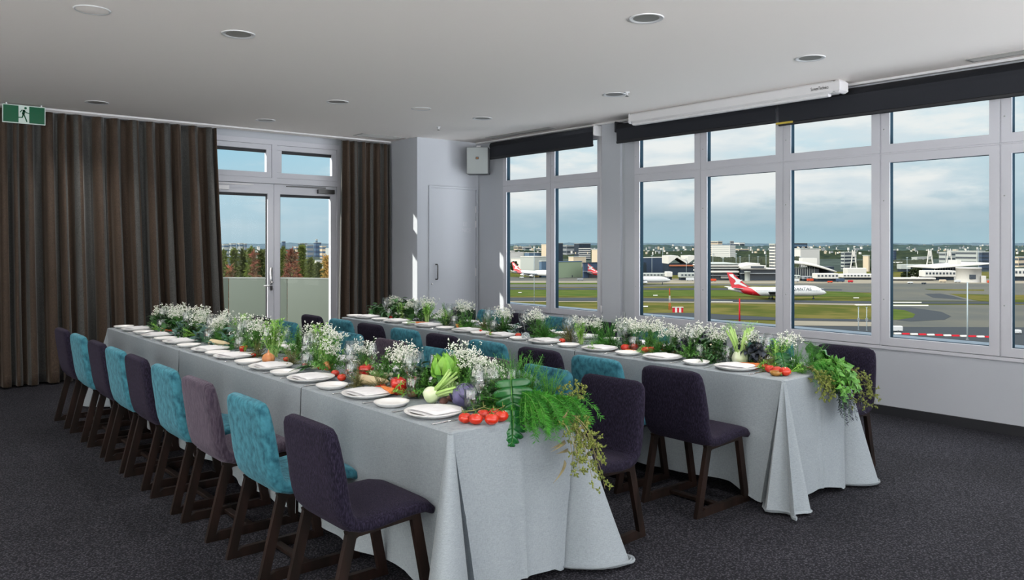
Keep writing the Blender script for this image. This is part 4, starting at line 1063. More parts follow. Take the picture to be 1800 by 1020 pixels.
# ---- terrace side, seen through the glass doors
def wpt(px, d, z): return gpt(px, d=d, z=z)
struct('terrace_floor', MB().box(-6, 7.4, YF + .22, 13.5, -.25, -.03), 'concrete')
struct('terrace_bank', MB().add([tuple(gpt(px, d=d, z=-9)) for px, d in ((100, 22), (760, 22), (760, 90), (100, 90))], [(3, 2, 1, 0)]) or MB(), 'near_tree') if False else None
g = MB(); g.add([gpt(px, d=d, z=-7) for px, d in ((-200, 26), (800, 26), (700, 120), (-200, 120))], [(3, 2, 1, 0)]); struct('ground_bank', g, 'near_tree')
mat('frosted', srgb(132, 144, 130), .35, spec=.4)
bp = [(2.2, 14.2), (3.6, 14.0), (5.05, 13.3), (5.75, 12.55), (6.35, 11.6), (6.7, 10.6)]
zt = 1.0
for i in range(len(bp) - 1):
    (xa, ya), (xb, yb_) = bp[i], bp[i + 1]
    dd = Vector((xb - xa, yb_ - ya, 0)); L = dd.length; an = math.atan2(dd.y, dd.x)
    e = empty('balustrade_panel', (xa, ya, 0), an, 'frosted grey-green glass balustrade panel, %s from the left on the terrace' % ['first', 'second', 'third', 'fourth', 'fifth'][i], 'balustrade', 'frosted terrace balustrade panels')
    MB().box(.008, L - .008, -.01, .01, -.02, zt - .02).build('glass_sheet', 'frosted', e, smooth=False)
    MB().box(0, L, -.016, .016, zt - .02, zt).build('top_rail', 'b_pale', e, smooth=False)
struct('terrace_slab', MB().box(-2, 7.2, 13.5, 14.8, -.25, -.03), 'concrete')
mat('poplar', srgb(96, 104, 44), .9, spec=.1, col2=srgb(70, 84, 34), scale=3)
mat('poplar_dark', srgb(52, 62, 34), .9, spec=.1, col2=srgb(78, 86, 40), scale=3)
mat('autumn', srgb(112, 60, 44), .9, spec=.1, col2=srgb(70, 62, 36), scale=4)
mat('autumn_tan', srgb(165, 118, 62), .9, spec=.1, col2=srgb(110, 98, 48), scale=3)
def leafy(px, d, ytop, wpx, m, label, seed, n=1500, z0=-7, cat='tree', colf=.34):
    k = d / F_PX; zt_ = H_EYE - (ytop - Y_HOR) * k; h = zt_ - z0; R0 = wpx * k / 2; rr = random.Random(seed)
    e = empty('tree', gpt(px, d=d, z=z0), -TH, label, cat, 'trees beyond the terrace')
    g = MB(); g.tube([(0, 0, 0), (.1, 0, h * .5), (0, .05, h * .92)], [.18, .1, .03], 7)
    for i in range(14):
        a = rr.uniform(0, 6.28); z = h * rr.uniform(.3, .8); g.tube([(0, 0, z), (R0 * .6 * math.cos(a), R0 * .6 * math.sin(a), z + R0 * .9)], [.05, .015], 4)
    g.build('trunk', 'twig', e)
    g = MB()
    for i in range(n):
        t = rr.random() ** .7; z = h * (.3 + .7 * t); prof = (1 - max(0, (t - colf) / (1 - colf)) ** 1.7) * (.75 + .25 * noise.noise((z * 1.5, px, 0)))
        a = rr.uniform(0, 6.28); r = R0 * prof * rr.random() ** .45; c = Vector((r * math.cos(a), r * math.sin(a), z))
        dd = Vector((math.cos(a) * .5 + rr.uniform(-.5, .5), math.sin(a) * .5 + rr.uniform(-.5, .5), rr.uniform(-.2, 1)))
        g.leaf(c, dd, Vector((rr.uniform(-1, 1), rr.uniform(-1, 1), rr.uniform(.2, 1))), rr.uniform(.16, .34), rr.uniform(.09, .17), .3, 2)
    g.build('foliage', m, e, smooth=False)
names = ['first', 'second', 'third', 'fourth', 'fifth', 'sixth', 'seventh', 'eighth', 'ninth', 'tenth', 'eleventh']
for i, (px, yt, wp, m) in enumerate(((392, 444, 22, 'poplar'), (412, 442, 18, 'poplar'), (427, 443, 18, 'poplar_dark'), (441, 440, 20, 'poplar'), (458, 444, 20, 'poplar_dark'), (472, 441, 20, 'poplar'), (497, 439, 14, 'poplar'), (531, 436, 9, 'poplar'), (546, 458, 24, 'poplar'), (560, 466, 20, 'poplar_dark'), (582, 456, 20, 'poplar'))):
    leafy(px, 38 + (i % 3) * 2, yt, wp, m, 'slim upright green tree beyond the terrace glass, %s from the left' % names[i], i + 20)
leafy(513, 34, 443, 40, 'autumn', 'round rust-red autumn tree beyond the right terrace door', 50, 1900, colf=.6)
leafy(405, 33, 470, 12, 'autumn', 'small rust-red tree low behind the left terrace door', 51, 500, colf=.6)
leafy(575, 34, 455, 24, 'autumn_tan', 'tan autumn tree at the right edge of the terrace view', 52, 1200, colf=.5)
leafy(448, 36, 446, 12, 'autumn', 'narrow brownish tree among the green ones beyond the left terrace door', 53, 500, colf=.5)
G2 = 'distant city blocks seen from the terrace'
for i, (a, c, b, yt, yb, m, l) in enumerate(((388, 393, 400, 430, 452, 'b_pale', 'distant pale apartment block, leftmost on the terrace skyline'), (400, 406, 413, 428.5, 452, 'b_pale', 'distant pale apartment block, second from the left on the terrace skyline'), (414, 421, 427, 428, 452, 'b_pale', 'distant pale apartment block, third from the left on the terrace skyline'), (426, 430, 433, 429, 452, 'b_grey', 'distant grey apartment block ending the pale row on the terrace skyline'),
     (398, 410, 425, 438, 455, 'b_white', 'low white industrial hall below the pale apartment row'), (418, 428, 452, 441, 458, 'b_pale', 'low pale hall in the middle of the left terrace door'), (451, 453, 456, 434, 458, 'b_white', 'slim white chimney-like tower in the left terrace door'), (450, 458, 478, 440, 458, 'b_white', 'low white hall beside the slim white tower'),
     (494, 497, 501, 425, 452, 'b_navy', 'dark slim tower at the left of the right terrace door'), (522, 528, 538, 428.5, 452, 'b_navy', 'dark blue office block on the skyline in the right terrace door'), (536, 540, 549, 431, 455, 'b_grey', 'grey block right of the dark blue office in the terrace skyline'), (550, 555, 563, 427, 452, 'b_navy', 'twin dark towers near the centre of the right door skyline'),
     (560, 566, 572, 433, 455, 'b_cream', 'cream block on the skyline in the right terrace door'), (515, 520, 526, 434, 455, 'b_cream', 'small cream block left of the dark office on the skyline'), (570, 578, 592, 437, 456, 'b_pale', 'long pale roofs at the right of the terrace skyline'), (554, 556, 558, 421, 450, 'b_pale', 'thin pale spire tower on the terrace skyline'),
     (538, 556, 600, 459, 476, 'b_white', 'bright white low roof behind the trees of the right terrace door'))):
    building(a, c, b, yt, yb, m, l, 3 if yb < 456 else 0, wm='b_blue', group=G2)

mat = _mat
# ================================================================== tables, cloths, chairs
ZTAB = .752
def table(x0, x1, y0, y1, label):
    e = empty('folding_table', ((x0 + x1) / 2, (y0 + y1) / 2, 0), 0, label, 'table', 'folding banquet tables under the cloths')
    a, b = (x1 - x0) / 2 - .012, (y1 - y0) / 2 - .012
    MB().box(-a, a, -b, b, .715, ZTAB - .004, bev=.006).build('tabletop', 'wood', e, smooth=False)
    for sx in (-1, 1):
        for sy in (-1, 1):
            MB().tube([(sx * (a - .08), sy * (b - .16), 0), (sx * (a - .08), sy * (b - .16), .715)], .014, 10).build('leg', 'dark_steel', e)
    return e
def cloth(x0, x1, y0, y1, ends, label, puddle=(1, 1), seed=0, fin=.27, pleats=(0, 0)):
    "ends: 'near', 'far' or '' - which short side hangs too"
    rr = random.Random(seed); cx, cy = (x0 + x1) / 2, (y0 + y1) / 2
    K = 30
    segs = []      # straight runs: (start, end, normal, fin_at_start, fin_at_end)
    A, B, C, D = (x0, y1), (x0, y0), (x1, y0), (x1, y1)
    if ends == 'near': chains = [[A, B, C, D]]
    elif ends == 'far': chains = [[C, D, A, B]]
    else: chains = [[A, B], [C, D]]
    e = MB()
    def off_side(s, L, t, z, k):
        f = .011 * math.sin(s * 7.3 + seed + k * 2.1) + .008 * math.sin(s * 15.1 + 1.3 * seed + k) + .006 * noise.noise((s * 6, z * 3, seed + k))
        return .004 + .022 * t + f * 1.7 * t ** 1.3
    rings = []
    for ch in chains:
        rings = []
        for k in range(-2, K + 1):
            t = max(0, k) / K; ring = []
            for ci in range(len(ch) - 1):
                p, q = Vector((*ch[ci], 0)), Vector((*ch[ci + 1], 0)); d = (q - p); L = d.length; d.normalize(); nrm = Vector((d.y, -d.x, 0))
                if (p + nrm * .01 - Vector((cx, cy, 0))).length < (p - Vector((cx, cy, 0))).length: nrm = -nrm
                fs = ci > 0; fe = ci < len(ch) - 2
                back = .125 * t ** .8
                a = back if fs else 0; b = L - (back if fe else 0)
                n = max(8, int(L / .022))
                hem = .012 + (.022 if L < 1.2 else .045) + .010 * math.sin(3 * ci + seed)
                for i in range(n + 1):
                    s = i / n; u = a + (b - a) * s
                    if k < 0: pos = p + d * (L * s) + nrm * (-.014 if k == -2 else -.003); z = ZTAB - (.0 if k == -2 else .0015)
                    else:
                        hm = hem + .012 * math.sin(s * L * 4 + seed)
                        if L < 1.2: hm += .05 * math.sin(PI * s) * .6
                        if fs: hm *= min(1, .1 + s * 6)
                        if fe: hm *= min(1, .1 + (1 - s) * 6)
                        z = ZTAB - .006 - t * (ZTAB - .006 - max(hm, .012))
                        o = off_side(u, L, t, z, ci)
                        if L < 1.2:      # pressed centre fold of the end drop
                            o += .012 * t ** .6 * math.exp(-((s - .5) * L / .018) ** 2) + .02 * t * math.sin(PI * s)
                        else:
                            o += .006 * math.exp(-((z - .42) / .01) ** 2)
                        o += .004 * math.exp(-((z - .38) / .012) ** 2)
                        pos = p + d * u + nrm * o
                    ring.append(pos + Vector((0, 0, z)))
                if fe:    # the hanging corner falls in a cone
                    nx = Vector((*ch[ci + 2], 0)) - q; nx.normalize(); n2 = Vector((nx.y, -nx.x, 0))
                    if (q + n2 * .01 - Vector((cx, cy, 0))).length < (q - Vector((cx, cy, 0))).length: n2 = -n2
                    D_ = (nrm + n2).normalized(); m = 26
                    if k < 0: continue
                    P1, P2 = ring[-1].copy(), None
                    o2 = off_side(back, 1, t, ZTAB, ci + 1)
                    P2 = q + nx * back + n2 * o2
                    r = fin * t ** 1.1; pl = pleats[min(ci, 1)]
                    T_ = Vector((-D_.y, D_.x, 0))
                    if T_.dot(P2 - P1) < 0: T_ = -T_
                    l1, l2 = P1 - q, P2 - q; l1.z = l2.z = 0
                    nd = .045 * t; wm, wt = .012 + .085 * t, .008 + .050 * t
                    ctl = [(l1.dot(D_), l1.dot(T_)), (l1.dot(D_) - nd, l1.dot(T_) * .62), (r * .30, -wm), (r * .82, -wt), (r, 0), (r * .82, wt), (r * .30, wm), (l2.dot(D_) - nd, l2.dot(T_) * .62), (l2.dot(D_), l2.dot(T_))]
                    for i in range(1, m):
                        u = i / m; fq = u * (len(ctl) - 1); j_ = min(int(fq), len(ctl) - 2); w_ = fq - j_
                        c0, c1_, c2_, c3 = (ctl[max(j_ - 1, 0)], ctl[j_], ctl[j_ + 1], ctl[min(j_ + 2, len(ctl) - 1)])
                        cr = [.5 * ((2 * c1_[z_]) + (-c0[z_] + c2_[z_]) * w_ + (2 * c0[z_] - 5 * c1_[z_] + 4 * c2_[z_] - c3[z_]) * w_ ** 2 + (-c0[z_] + 3 * c1_[z_] - 3 * c2_[z_] + c3[z_]) * w_ ** 3) for z_ in (0, 1)]
                        pos = q + D_ * cr[0] + T_ * cr[1]
                        if pl: pos += T_ * (pl * t * math.sin(u * 6 * PI) * math.sin(PI * u)) + D_ * (pl * t * .9 * math.cos(u * 8 * PI) * math.sin(PI * u))
                        zb = max(.008, .012)
                        z = ZTAB - .006 - t * (ZTAB - .006 - zb)
                        pos.z = z; ring.append(pos)
            # fix ring sizes for the two flat rings: corner points repeat
            if k < 0 and len(ch) > 2:
                full = []; idx = 0
                for ci in range(len(ch) - 1):
                    L = (Vector(ch[ci + 1]) - Vector(ch[ci])).length; n = max(8, int(L / .022))
                    full += ring[idx:idx + n + 1]; idx += n + 1
                    if ci < len(ch) - 2: full += [full[-1].copy() for _ in range(25)]
                ring = full
            rings.append(ring)
        # the surplus at the corners lies on the carpet
        if len(ch) > 2:
            last = rings[-1]; idx = 0; spans = []
            for ci in range(len(ch) - 1):
                L = (Vector(ch[ci + 1]) - Vector(ch[ci])).length; n = max(8, int(L / .022)); idx += n + 1
                if ci < len(ch) - 2: spans.append((idx - 8, idx + 25 + 8, ch[ci + 1], ci)); idx += 25
            for kk in range(1, 8):
                v = kk / 7; ring = [p.copy() for p in last]
                for (ia, ib, cc, ci) in spans:
                    c = Vector((*cc, 0)); pd = puddle[ci]
                    if not pd: continue
                    for i in range(ia, ib):
                        u = (i - ia) / (ib - ia - 1); wgt = math.sin(PI * u) ** .7
                        dirn = (last[i] - c); dirn.z = 0; dirn.normalize()
                        ext = .045 * pd * wgt * (math.sin(v * 4.2) * .6 + v * .55) * (.7 + .9 * noise.noise((u * 5, seed, ci * 3)))
                        ring[i] = last[i] + dirn * ext + Vector((0, 0, .018 * wgt * abs(math.sin(v * 5 + 7 * u)) + .003))
                rings.append(ring)
        e.rings(rings, closed=False)
    # flat top
    nx_, ny_ = 2, 2
    i = .014
    yt0 = y0 + (i if ends == 'near' else 0); yt1 = y1 - (i if ends == 'far' else 0)
    e.add([(x0 + i, yt0, ZTAB), (x1 - i, yt0, ZTAB), (x1 - i, yt1, ZTAB), (x0 + i, yt1, ZTAB)], [(0, 1, 2, 3)])
    e.v = [(x - cx, y - cy, z) for x, y, z in e.v]
    o = e.build('tablecloth', 'linen', None, auto=50); o.location = (cx, cy, 0)
    return tag(o, label, 'tablecloth', 'grey linen tablecloths')
T1 = (1.99, 2.755); T2 = (4.245, 5.0)
S1 = (2.745, 4.157, 6.23, 8.31); S2 = (2.53, 4.262, 6.03, 7.88)
for (X, Sg, nm, o) in ((T1, S1, 'front', 3), (T2, S2, 'window-side', 8)):
    for i in range(3):
        y0, y1 = Sg[i], Sg[i + 1]
        w = ('nearest end of', 'middle of', 'far end of')[i]
        table(X[0], X[1], y0, y1, 'folding banquet table at the %s the %s row, hidden by its cloth' % (w, nm))
        lab = {('front', 0): 'grey linen tablecloth flaring to the floor at the camera end of the front table', ('front', 1): 'grey linen tablecloth over the middle of the front table between two seams', ('front', 2): 'grey linen tablecloth over the curtain end of the front table',
               ('window-side', 0): 'grey linen tablecloth bunched on the carpet at the near end of the window-side table', ('window-side', 1): 'grey linen tablecloth over the middle of the window-side table', ('window-side', 2): 'grey linen tablecloth over the far end of the window-side table'}[(nm, i)]
        g_ = .003
        cloth(X[0], X[1], y0 + (g_ if i else 0), y1 - (g_ if i < 2 else 0), ('near', '', 'far')[i], lab, seed=o + i * 1.7,
              puddle=((.8, 1.2) if nm == 'front' else (.8, .9)) if i == 0 else (.5, .5), fin=(.25 if nm == 'front' else .20), pleats=((0, .0) if nm == 'front' else (.045, 0)))

# ---- the chair: padded bent shell on two sled frames; faces +x, rear feet at x = 0
def chair(kind, m):
    e = empty('dining_chair')
    def sec(cx, cz, tx, tz, th, w):     # ring around a centre-line point, in the plane normal to (tx, tz)
        n = 28; r = []; L = math.hypot(tx, tz); nx_, nz_ = -tz / L, tx / L
        for i in range(n):
            a = 2 * PI * i / n; c, s_ = math.cos(a), math.sin(a); ex = .30
            cw = math.copysign(abs(c) ** ex, c) * w; ct = math.copysign(abs(s_) ** .62, s_) * th
            r.append((cx + nx_ * ct, cw, cz + nz_ * ct))
        return r
    # centre line from the top of the back down and forward
    back = [(.018, .822), (.021, .812), (.025, .79), (.033, .745), (.044, .68), (.056, .61), (.064, .55), (.074, .50), (.088, .455), (.112, .428)]
    bw = [.168, .198, .213, .221, .226, .229, .231, .231, .230, .229]; bt = [.016, .026, .031, .034, .036, .037, .037, .037, .037, .037]
    seat = [(.112, .428), (.150, .416), (.20, .414), (.27, .421), (.35, .430), (.42, .432), (.47, .424), (.498, .404), (.506, .388)]
    sw = [.229, .229, .230, .231, .231, .230, .226, .218, .204]; st = [.037, .036, .036, .036, .036, .034, .030, .023, .012]
    def sweep(P, Wd, Th):
        out_ = []
        for i, (x, z) in enumerate(P):
            a = P[max(i - 1, 0)]; b = P[min(i + 1, len(P) - 1)]; out_.append(sec(x, z, b[0] - a[0], b[1] - a[1], Th[i], Wd[i]))
        return out_
    full = sweep(back + seat[1:], bw + sw[1:], bt + st[1:])
    nb = len(back)
    MB().rings(full[:nb]).build('backrest', m, e, auto=70)
    MB().rings(full[nb - 1:]).build('seat', m, e, auto=70)
    for s in (-1, 1):
        y = s * .192
        MB().bar((.018, y, .004), (.115, y, .40), .044, .026).build('leg', 'wood', e, smooth=False)
        MB().bar((.492, y, .004), (.415, y, .40), .044, .026).build('leg', 'wood', e, smooth=False)
        MB().rings([[(x, y + dy, z) for x, z in ((-.004, 0), (.515, 0), (.508, .036), (.46, .034), (.44, .046), (.075, .046), (.055, .034), (.004, .036))] for dy in (-.0131, .0131)]).build('runner', 'wood', e, smooth=False)
        MB().rings([[(x, y + dy, z) for x, z in ((.085, .40), (.10, .352), (.14, .372), (.39, .385), (.425, .37), (.44, .41))] for dy in (-.0131, .0131)]).build('seat_rail', 'wood', e, smooth=False)
    MB().box(  .235, .275, -.179, .179, .010, .032, bev=.003).build('stretcher', 'wood', e, smooth=False)
    return e
PR = {k: Proto(chair(k, k)) for k in ('teal', 'purple', 'purple_pale')}
ordn = ['nearest the camera', 'second from the camera', 'third from the camera', 'fourth from the camera', 'fifth from the camera', 'fifth from the curtain', 'fourth from the curtain', 'second before the end', 'at the very end']
ordn = ['nearest the camera', 'second from the camera', 'third from the camera', 'fourth from the camera', 'in the very middle', 'fourth from the far end', 'third from the far end', 'second from the far end', 'at the far end']
colw = {'teal': 'teal velvet', 'purple': 'dark purple', 'purple_pale': 'greyish purple'}
L1 = [3.05, 3.70, 4.375, 4.94, 5.52, 6.02, 6.54, 7.135, 7.735]
c1 = ['purple', 'teal', 'purple_pale', 'teal', 'purple', 'teal', 'purple', 'teal', 'purple']
for i, y in enumerate(L1): PR[c1[i]].put((1.468, y, 0), 0, 'armless %s chair %s, outer left row of the front table' % (colw[c1[i]], ordn[i]), 'chair', 'chairs along the outer side of the front table')
Rr1 = [2.97, 3.47, 4.02, 4.58, 5.23, 5.88, 6.5, 7.1, 7.72]
c2 = ['purple', 'teal', 'purple_pale', 'teal', 'purple_pale', 'teal', 'purple', 'teal', 'purple']
for i, y in enumerate(Rr1): PR[c2[i]].put(((3.27, 3.25, 3.25, 3.25, 3.26, 3.26, 3.27, 3.28, 3.29)[i], y, 0), PI + (.05, -.04, 0, .03, 0, 0, 0, 0, 0)[i], 'armless %s chair %s, aisle side of the front table' % (colw[c2[i]], ordn[i]), 'chair', 'chairs on the aisle side of the front table')
L2 = [2.945, 3.55, 4.09, 4.67, 5.25, 5.8, 6.38, 6.94, 7.55]
c3 = ['purple', 'teal', 'purple', 'teal', 'purple', 'teal', 'purple', 'teal', 'purple']
for i, y in enumerate(L2): PR[c3[i]].put((3.70, y, 0), (.0, 0, 0, .02, 0, 0, 0, 0, 0)[i], 'armless %s chair %s, aisle side of the window-side table' % (colw[c3[i]], ordn[i]), 'chair', 'chairs on the aisle side of the window-side table')
Rr2 = [2.80, 3.43, 4.02, 4.60, 5.2, 5.75, 6.28, 6.85, 7.35]
c4 = ['purple', 'teal', 'purple', 'teal', 'purple', 'teal', 'purple', 'teal', 'purple']
for i, y in enumerate(Rr2): PR[c4[i]].put((5.54, y, 0), PI + (0, .05, 0, 0, -.04, 0, 0, 0, 0)[i], 'armless %s chair %s, window side of the far table' % (colw[c4[i]], ordn[i]), 'chair', 'chairs on the window side of the far table')
# ================================================================== table settings
ZT_ = ZTAB + .0005
NTH = ['first', 'second', 'third', 'fourth', 'fifth', 'sixth', 'seventh', 'eighth', 'ninth', 'tenth', 'eleventh', 'twelfth', 'thirteenth', 'fourteenth', 'fifteenth', 'sixteenth', 'seventeenth', 'eighteenth', 'nineteenth', 'twentieth', 'twenty-first', 'twenty-second', 'twenty-third', 'twenty-fourth', 'twenty-fifth', 'twenty-sixth', 'twenty-seventh', 'twenty-eighth']
def plate_mesh(r, name):
    return MB().lathe([(.0001, .007), (r * .62, .007), (r * .76, .010), (r * .93, .0205), (r, .0250), (r * 1.006, .0232), (r * .98, .0185), (r * .74, .003), (r * .62, 0), (.0001, 0)], 48).build(name, 'porcelain')
def single(o): return Proto(o)
pl_big = single(plate_mesh(.138, 'dinner_plate')); pl_small = single(plate_mesh(.088, 'side_plate'))
def napkin():
    g = MB()
    for k, (w_, h_) in enumerate(((.108, .078), (.104, .074))):
        rs = []; nx_, ny_ = 12, 8
        for j in range(ny_ + 1):
            r = []
            for i in range(nx_ + 1):
                x = -w_ + 2 * w_ * i / nx_; y = -h_ + 2 * h_ * j / ny_
                ed = min(i, nx_ - i, j, ny_ - j); z = .0085 + k * .008 + (.008 if ed > 0 else -.001 + k * .002) + .005 * noise.noise((x * 22, y * 22, k * 3)) * (ed > 0) + .004 * (1 - (x / w_) ** 2) * k
                r.append((x, y, z))
            rs.append(r)
        g.rings(rs, closed=False)
    return g.build('napkin', 'napkin')
nap = single(napkin())
def knife():
    g = MB(); P = [(-.105, .0045, .0030), (-.10, .0055, .0038), (-.02, .0048, .0036), (-.005, .0035, .003), (.0, .0075, .0012), (.06, .0085, .001), (.09, .007, .0009), (.105, .002, .0006)]
    rs = [[(x, -w_, .0004), (x, w_, .0004), (x, w_ * .8, .0004 + t), (x, -w_ * .8, .0004 + t)] for x, w_, t in P]; g.rings(rs); return g.build('table_knife', 'silver')
def fork():
    g = MB(); P = [(-.10, .006, .002), (-.09, .0065, .0022), (-.03, .0035, .0025), (.02, .0025, .0025), (.035, .006, .002), (.045, .0105, .0018), (.055, .0112, .0018)]
    hz = lambda x: .0008 + (.010 * math.sin(max(0, (x + .02) / .125) * PI) if x > -.02 else 0)
    g.rings([[(x, -w_, hz(x)), (x, w_, hz(x)), (x, w_ * .8, hz(x) + t), (x, -w_ * .8, hz(x) + t)] for x, w_, t in P])
    for q in (-.0092, -.0031, .0031, .0092): g.tube([(.053, q, hz(.053) + .0008), (.08, q, hz(.08) + .0008), (.102, q * .9, hz(.1) + .0008)], [.0016, .0014, .0007], 5)
    return g.build('dinner_fork', 'silver')
kn = single(knife()); fk = single(fork())
def stem_glass(R, H, hs, name):
    "R bowl radius, H overall height, hs stem height"
    e = empty(name)
    hb = H - hs; g = MB()
    prof = []
    for i in range(17):
        t = i / 16; r = R * math.sin(min(1, t * 1.75 + .0) * PI / 2) ** .75 if t < .57 else R * (1 - .30 * ((t - .57) / .43) ** 1.6)
        prof.append((max(.002, r), hs + hb * t))
    g.lathe(prof, 32); g.lathe([(prof[-1][0] - .0008, H), (prof[-1][0], H + .0008), (prof[-1][0] + .0006, H)], 32); g.build('bowl', 'stemware', e)
    MB().lathe([(.0001, hs - .001), (.006, hs + .002), (.0038, hs - .012), (.0030, hs * .5), (.0034, .012), (.008, .005), (.022, .0028), (.0335, .0014), (.034, .0), (.0001, 0)], 24).build('stem', 'stemware', e)
    return e
wg = Proto(stem_glass(.038, .215, .085, 'wine_glass')); ng = Proto(stem_glass(.028, .205, .085, 'flute_glass'))
def tumbler():
    g = MB(); g.lathe([(.0001, .0), (.036, 0), (.0375, .004), (.0385, .05), (.037, .105), (.036, .107), (.0355, .105), (.0365, .05), (.034, .010), (.0001, .008)], 32); return g.build('glass_tumbler', 'stemware')
tb = single(tumbler())
def candle_jar_fill(col): return None
PL1 = [3.08, 3.683, 4.329, 4.902, 5.528, 6.01, 6.654, 7.229, 7.882]
SM1 = [3.385, 4.01, 4.62, 5.20, 5.76, 6.34, 6.92, 7.56, 8.17]
PL2 = [2.945, 3.543, 4.146, 4.746, 5.30, 5.805, 6.408, 6.986, 7.59]
SM2 = [3.24, 3.84, 4.44, 5.02, 5.56, 6.10, 6.68, 7.26, 7.79]
for (rowname, X, PL, SM) in (('front table', T1, PL1, SM1), ('window-side table', T2, PL2, SM2)):
    for side in (0, 1):
        sn = ('curtain-side edge' if rowname == 'front table' else 'aisle edge') if side == 0 else ('aisle edge' if rowname == 'front table' else 'window edge')
        for i in range(9):
            y = PL[i] + (.02 if side else 0); sg = 1 if side == 0 else -1
            px_ = (X[0] + .145) if side == 0 else (X[1] - .145); rz = 0 if side == 0 else PI
            j = (R_.uniform(-.006, .006), R_.uniform(-.006, .006))
            if side and i == 0: y = SM[0] - .33 if rowname == 'front table' else y
            where = '%s of the %s, %s' % (sn, rowname, ('place nearest the camera', 'second place from the camera', 'third place from the camera', 'fourth place from the camera', 'middle place', 'fourth place from the far end', 'third place from the far end', 'second place from the far end', 'place at the far end')[i])
            gr = ' along the %s of the %s' % (sn, rowname)
            wh = where.replace(' of the ', ', ', 1)
            pl_big.put((px_ + j[0], y + j[1], ZT_), 0, 'white dinner plate, %s' % wh, 'plate', 'dinner plates' + gr)
            nap.put((px_ + j[0], y + j[1], ZT_ + .0075), rz + (PI / 2 if i % 2 else PI / 2 + .12) + j[0] * 20, 'folded napkin on a plate, %s' % wh, 'napkin', 'napkins' + gr)
            ys = y + (SM[i] - PL[i]) * (1 if side == 0 else 1)
            if side == 0 or i < 8:
                pl_small.put((px_ - .035 * sg + j[1], (SM[i] if side == 0 else y - .30 + .6) if side == 0 else SM[i] + .03, ZT_), 0, 'small white side plate, %s' % wh, 'plate', 'side plates' + gr)
            kn.put((px_ - .02 * sg, y - .165 * 1, ZT_ + .001), rz + R_.uniform(-.05, .05), 'silver knife, %s' % wh, 'knife', 'knives' + gr)
            fk.put((px_ - .02 * sg, y + .165, ZT_ + .001), rz + R_.uniform(-.05, .05), 'silver fork, %s' % wh, 'fork', 'forks' + gr)
            dx = (.235, .19) if rowname == 'front table' else (.215, .165)
            if side: dx = (.20, .15)
            wg.put((px_ + sg * dx[0], y - .03 - (.05 if side else 0), ZT_), 0, 'large wine glass, %s' % wh, 'wine glass', 'wine glasses' + gr)
            ng.put((px_ + sg * dx[1], y - .11 - (.05 if side else 0), ZT_), 0, 'slender stemmed glass, %s' % wh, 'wine glass', 'slender glasses' + gr)
            if side == 0 and i not in (4, 7):
                tb.put((px_ + (.155 if i else .185), y - (.195 if i else .055) if rowname == 'front table' else y - (.20 if i else -.20) , ZT_), 0, 'water tumbler, %s' % wh, 'tumbler', 'tumblers' + gr)

# ================================================================== produce
rp = random.Random(21)
def lob(n, a, ph=0): return lambda th, z: 1 + a * math.cos(n * th + ph)
def tomato():
    e = empty('tomato'); r = .029
    prof = [(max(1e-4, r * math.sin(PI * k / 12) * 1.05), r * .82 - r * .82 * math.cos(PI * k / 12) - (.10 * r if k == 12 else 0)) for k in range(13)]
    MB().lathe(prof, 24, lobes=lob(5, .025)).build('flesh', 'tomato', e)
    g = MB(); c = (0, 0, r * 1.60)
    for i in range(5): a = i * 1.257; g.leaf(c, (math.cos(a), math.sin(a), .25), (0, 0, 1), .020, .006, .7, 3, .1)
    g.tube([c, (.002, 0, r * 1.60 + .012)], .0017, 5); g.build('calyx', 'leaf_mid', e)
    return e
def pepper():
    e = empty('red_pepper'); r = .040
    prof = [(.0001, 0), (.014, -.001), (.028, .006), (.036, .022), (.041, .05), (.043, .068), (.038, .082), (.026, .088), (.012, .080), (.0001, .076)]
    MB().lathe(prof, 32, lobes=lob(4, .10)).build('flesh', 'pepper', e)
    MB().tube([(0, 0, .076), (.002, 0, .09), (.008, .002, .105)], [.008, .0045, .005], 8).build('stem', 'leaf_bright', e)
    return e
def carrot(m='carrot', L=.15, greens=True):
    e = empty('carrot'); g = MB(); n = 14
    prof = [(.0001, 0)] + [(.014 * (1 - (i / n)) ** .55 * (1 + .05 * math.sin(i * 2.3)) + .001, L * i / n) for i in range(n + 1)]
    g.lathe(prof, 14, Matrix.Translation((0, 0, .0145)) @ Matrix.Rotation(PI / 2, 4, 'Y')).build('root', m, e)
    if greens:
        g = MB(); rr = random.Random(4)
        for i in range(7):
            d = Vector((-1, rr.uniform(-.35, .35), rr.uniform(0, .7))); p0 = Vector((0, 0, .0145)); p1 = p0 + d * .05; p2 = p1 + d * .05 + Vector((0, 0, -.01)); g.tube([p0, p1, p2], [.0017, .0012, .0006], 5)
            for j in range(14): q = p1.lerp(p2, j / 13); g.leaf(q, (rr.uniform(-1, .2), rr.uniform(-1, 1), rr.uniform(-.2, 1)), (0, 0, 1), .02, .006, .4, 2)
        g.build('greens', 'leaf_bright', e)
    return e
def parsnip():
    e = empty('white_root'); n = 16; L = .17
    prof = [(.0001, 0), (.012, .001), (.024, .012)] + [(.028 * (1 - (i / n)) ** .5 + .0012, .02 + L * i / n) for i in range(n + 1)]
    MB().lathe(prof, 22, Matrix.Translation((0, 0, .028)) @ Matrix.Rotation(PI / 2, 4, 'Y')).build('root', 'root', e)
    g = MB(); rr = random.Random(9)
    for i in range(6): g.leaf((0, 0, .028), (-1, rr.uniform(-.6, .6), rr.uniform(.1, .9)), (0, 0, 1), .055, .016, .5, 4)
    g.build('crown', 'leaf_mid', e); return e
